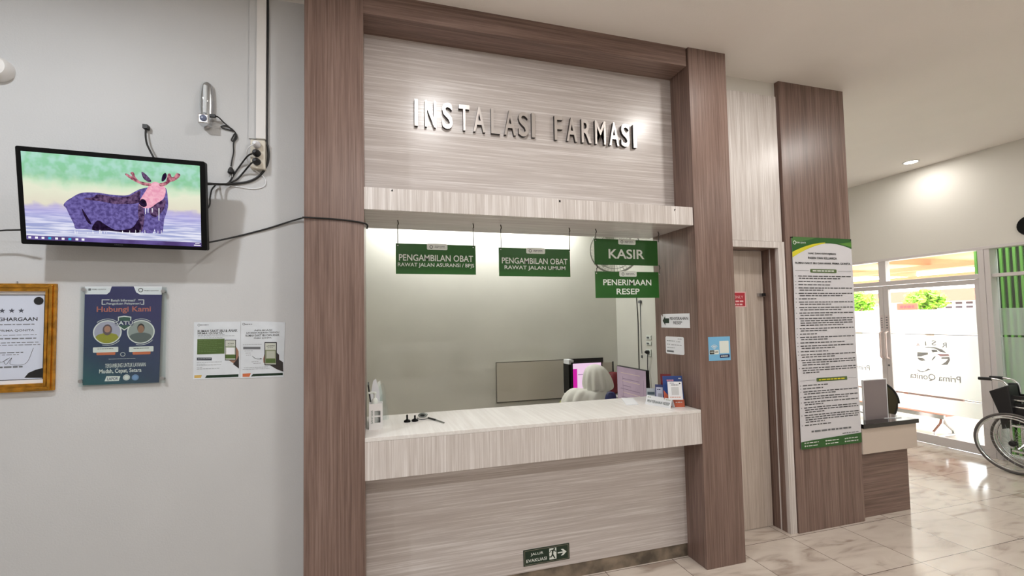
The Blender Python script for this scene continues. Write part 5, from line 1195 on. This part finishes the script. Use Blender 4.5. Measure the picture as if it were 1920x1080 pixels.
# green vertical slat screen outside the side window
gs = mat('slat_green', (106, 176, 70), .5)
t = thing('slat_screen', 'bright green vertical slat screen outside the side window', 'screen', (7.4, 0, -.02))
B().box(7.40, 7.43, -1.4, 1.12, -.02, 3.0, mat('screen_back', (30, 66, 24), .8)).build('backing', t)
for i in range(44): B().box(7.345, 7.37, 1.09-i*.055, 1.112-i*.055, -.02, 3.0, gs).build('slat', t)
# canopy
cream = mat('canopy_cream', (226, 196, 146), .7); wood_o = mat('canopy_wood', (206, 156, 118), .6)
t = thing('canopy', 'cream porch canopy with peach beams outside above the doors', 'canopy', (9.6, 2.5, -.02))
B().box(8.6, 13.0, -3, 8, 2.62, 2.70, cream).build('roof_panel', t)
for y in (-2, -.2, 1.5, 3.2, 5.0): B().box(8.6, 13.0, y, y+.12, 2.50, 2.62, wood_o).build('beam', t)
for x in (10.2, 12.9): B().box(x, x+.12, -3, 8, 2.42, 2.50, wood_o).build('beam', t)
for y in (-2.6, 7.4): B().box(12.7, 12.85, y, y+.15, -.02, 2.42, cream).build('post', t)
# bench
t = thing('waiting_bench', 'metal waiting bench with brown seat outside the glass door', 'bench', (7.55, 2.3, -.02))
bw = mat('bench_brown', (170, 110, 88), .4)
B().box(7.32, 7.74, 1.52, 3.1, .27, .31, bw).build('seat', t, bevel=.006); B().box(7.76, 7.80, 1.52, 3.1, .36, .72, bw).build('backrest', t)
B().box(7.29, 7.32, 1.47, 3.12, .26, .31, chrome).build('front_rail', t)
for y in (1.62, 2.9):
    B().tube([(7.36, y, -.01), (7.36, y, .06), (7.50, y, .16), (7.53, y, .265)], .02, chrome).build('leg', t, smooth=True); B().tube([(7.74, y, -.01), (7.72, y, .06), (7.58, y, .16), (7.55, y, .265)], .02, chrome).build('leg', t, smooth=True)
    B().tube([(7.36, y, .0), (7.74, y, .0)], .018, chrome).build('foot_bar', t, smooth=True)
B().tube([(7.72, 1.6, .29), (7.82, 1.6, .45), (7.82, 3.0, .45), (7.72, 3.0, .29)], .015, chrome).build('back_bracket', t, smooth=True)
# far building with pierced blocks
t = thing('building', 'far white building with small block openings and orange roof', 'building', (24, 13, -.1))
wb = mat('far_white', (206, 198, 196), .8); B().box(24, 28, 8.6, 17, -.1, 2.12, wb).build('wall', t)
B().box(23.6, 28.4, 8.2, 17.4, 2.12, 2.6, mat('far_roof', (176, 104, 84), .7)).build('roof', t)
for i in range(10):
    for j in range(2): B().box(23.97, 24.02, 8.9+i*.34, 9.1+i*.34, 1.80+j*.17, 1.88+j*.17, mat('block_opening', (70, 58, 62), .8)).build('window', t)
# small orange sign
t = thing('outdoor_sign', 'small orange sign on a post outside beyond the doors', 'sign', (15, 6.45, -.1))
B().box(15, 15.03, 6.2, 6.7, 1.70, 1.90, mat('outdoor_orange', (168, 84, 60), .6)).build('board', t); B().bars(FX(14.998), -6.62, -6.28, 1.80, .07, .001, redp, random.Random(4), .1).build('lettering', t); B().box(15.03, 15.07, 6.42, 6.48, -.1, 1.9, wb).build('post', t)
# trees
def tree(x, y, h, r, seed, lab):
    rn = random.Random(seed); t = thing('tree', lab, 'tree', (x, y, -.1), 'trees outside')
    b = B(); tk = mat('bark', (120, 96, 70), .9); b.tube([(x, y, -.1), (x+.1, y, h*.4), (x, y+.1, h*.75)], [.14, .1, .05], tk)
    for k in range(6): a = k*1.1; b.tube([(x, y, h*.4+k*.1), (x+r*.6*math.cos(a), y+r*.6*math.sin(a), h*.7)], [.05, .02], tk, n=5)
    b.build('trunk', t, smooth=True)
    b = B(); lf = mat('leaves', (150, 196, 62), .6, var=.15, vscale=3)
    for k in range(1500):
        v = V((rn.gauss(0, 1), rn.gauss(0, 1), rn.gauss(0, 1))); v.normalize(); v *= rn.uniform(.45, 1)*r*(1+.25*math.sin(3*v.x/max(r, .1)*2+seed)); c = V((x, y, h*.78))+V((v.x, v.y, v.z*.7))
        u1 = V((rn.uniform(-1, 1), rn.uniform(-1, 1), rn.uniform(-1, 1))).normalized(); u2 = u1.orthogonal().normalized(); s_ = rn.uniform(.06, .13)
        b.add([c-u1*s_, c+u2*s_*.5, c+u1*s_, c-u2*s_*.5], [(0, 1, 2, 3)], lf)
    b.build('foliage', t)
tree(17, 7.15, 2.6, .42, 3, 'light green leafy tree seen through the top of the right door leaf')
tree(19, 10.6, 2.7, .6, 5, 'light green leafy tree seen through the hidden door leaf, further left')

# ================================================================== WHEELCHAIR, facing -y, nearly folded
WXN, WXF, WYC, WR = 6.47, 6.74, .47, .30
t = thing('wheelchair', 'folded black wheelchair with steel wheel rims by the entrance window', 'wheelchair', (6.6, .4, 0))
blk = mat('wheelchair_vinyl', (28, 27, 30), .45)
def wheel(x, out):
    fr_ = Fr((x, WYC, WR), (0, -1, 0), (0, 0, 1), (out, 0, 0))
    def circle(r, n=48): return [fr_.p(r*math.cos(2*math.pi*i/n), r*math.sin(2*math.pi*i/n)) for i in range(n+1)]
    w_ = bpy.data.objects.new('wheel', None); COL.objects.link(w_); w_.parent = t; w_.location = (x-6.6, WYC-.4, WR)
    b1 = B().tube(circle(WR-.012), .012, mat('tyre_grey', (92, 88, 86), .6), n=10, cap=False); b1.build('tyre', w_, smooth=True)
    b1 = B().tube(circle(WR-.03), .008, chrome, n=8, cap=False); b1.build('rim', w_, smooth=True)
    b1 = B().tube([p_+V((out*.035, 0, 0)) for p_ in circle(WR-.045)], .008, chrome, n=8, cap=False)
    for k in range(6): a = k*math.pi/3; b1.tube([fr_.p((WR-.03)*math.cos(a), (WR-.03)*math.sin(a)), fr_.p((WR-.045)*math.cos(a), (WR-.045)*math.sin(a), .035)], .004, chrome, n=6)
    b1.build('push_rim', w_, smooth=True)
    b1 = B()
    for k in range(24): a = 2*math.pi*k/24; a2 = a+.5; b1.tube([fr_.p(.025*math.cos(a2), .025*math.sin(a2), .01*(-1)**k), fr_.p((WR-.03)*math.cos(a), (WR-.03)*math.sin(a))], .0012, steel, n=4)
    b1.build('spokes', w_); B().lathe(fr_.p(0, 0, -.03), [(.018, 0), (.028, .01), (.028, .05), (.018, .06)], matte_black, axis=(out, 0, 0)).build('hub', w_, smooth=True)
wheel(WXN, -1); wheel(WXF, 1)
hy = WYC+.13
for x in (WXN+.045, WXF-.045):
    b = B(); b.tube(curve_pts([(x, hy+.10, .915), (x, hy+.0, .92), (x, hy-.07, .90), (x, hy-.10, .82), (x, hy-.10, .55), (x, hy-.10, .24)], 6), .0115, chrome, n=10)
    b.tube(curve_pts([(x, hy-.10, .66), (x, hy-.3, .66), (x, hy-.50, .66), (x, hy-.54, .62), (x, hy-.55, .45)], 6), .0115, chrome, n=10)
    b.tube([(x, hy-.10, .73), (x, hy-.38, .73), (x, hy-.42, .66)], .010, chrome, n=8); b.tube([(x, hy-.10, .47), (x, hy-.62, .47), (x, hy-.75, .16)], .0115, chrome, n=8); b.tube([(x, hy-.10, .22), (x, hy-.55, .20)], .0115, chrome, n=8)
    b.build('side_frame', t, smooth=True)
    B().tube([(x, hy+.12, .915), (x, hy+.02, .92)], .017, rubber, n=10).build('hand_grip', t, smooth=True)
    B().rrect(Fr((x, hy-.24, .745), (0, -1, 0), (1, 0, 0), (0, 0, 1)), -.14, .14, -.022, .022, .015, .03, blk, c0=0).build('arm_pad', t)
    B().box(x-.008, x+.008, hy-.46, hy-.12, .49, .70, blk).build('side_panel', t)
    c_ = V((x, hy-.62, .09)); ob = B().lathe(c_-V((.014, 0, 0)), [(.07, 0), (.09, .004), (.09, .024), (.07, .028)], rubber, axis=(1, 0, 0), n=24).build('castor', t, smooth=True)
    B().tube([c_, c_+V((0, .02, .08)), (x, hy-.58, .2)], .01, chrome, n=6).build('castor_fork', t)
    B().box(x-.07, x+.07, hy-.86, hy-.72, .10, .115, matte_black).build('footrest', t)
# back and seat slings bulging as folded fabric
b = B(); rows_ = []
for z, bul in ((.50, .02), (.6, .06), (.72, .09), (.82, .07), (.88, .03)):
    rows_.append([V((WXN+.045+(WXF-WXN-.09)*i/8, hy-.10+bul*math.sin(math.pi*i/8), z)) for i in range(9)])
vs_ = [p_ for r_ in rows_ for p_ in r_]; b.add(vs_, [(i*9+j, i*9+j+1, (i+1)*9+j+1, (i+1)*9+j) for i in range(4) for j in range(8)], blk)
o_ = b.build('back_sling', t, smooth=True); q_ = o_.modifiers.new('s', 'SOLIDIFY'); q_.thickness = .012
b = B(); vs_ = []
for j in range(9):
    for y in (hy-.12, hy-.34, hy-.54): vs_.append(V((WXN+.045+(WXF-WXN-.09)*j/8, y, .50+.13*math.sin(math.pi*j/8))))
b.add(vs_, [(j*3+i, j*3+i+1, (j+1)*3+i+1, (j+1)*3+i) for j in range(8) for i in range(2)], mat('seat_blue', (30, 62, 76), .6)); o_ = b.build('seat_sling', t, smooth=True); q_ = o_.modifiers.new('s', 'SOLIDIFY'); q_.thickness = .012
# black flap bag on the back
b = B(); P1 = [atX(u, v, 6.5) for u, v in ((1857, 733), (1893, 722), (1903, 775), (1882, 805), (1876, 775))]
b.add([V((6.47, p_.y, p_.z)) for p_ in P1]+[V((6.62, p_.y, p_.z)) for p_ in P1], [(0, 1, 2, 3, 4), (9, 8, 7, 6, 5)]+[(i, i+5, (i+1) % 5+5, (i+1) % 5) for i in range(5)], blk)
b.build('back_pocket', t, bevel=.008)
b = B(); b.tube([(WXN+.05, hy-.14, .24), (WXF-.05, hy-.3, .50)], .01, chrome, n=8); b.tube([(WXF-.05, hy-.14, .24), (WXN+.05, hy-.3, .50)], .01, chrome, n=8); b.build('cross_brace', t)
q = atX(1922, 424, XR)
t = thing('wall_clock', 'round black wall object cut by the right picture edge above the window', 'wall object', (XR, q.y, q.z))
B().lathe((XR, q.y-.05, q.z), [(.105, 0), (.11, .01), (.10, .03)], black_m, axis=(-1, 0, 0)).build('case', t, smooth=True)
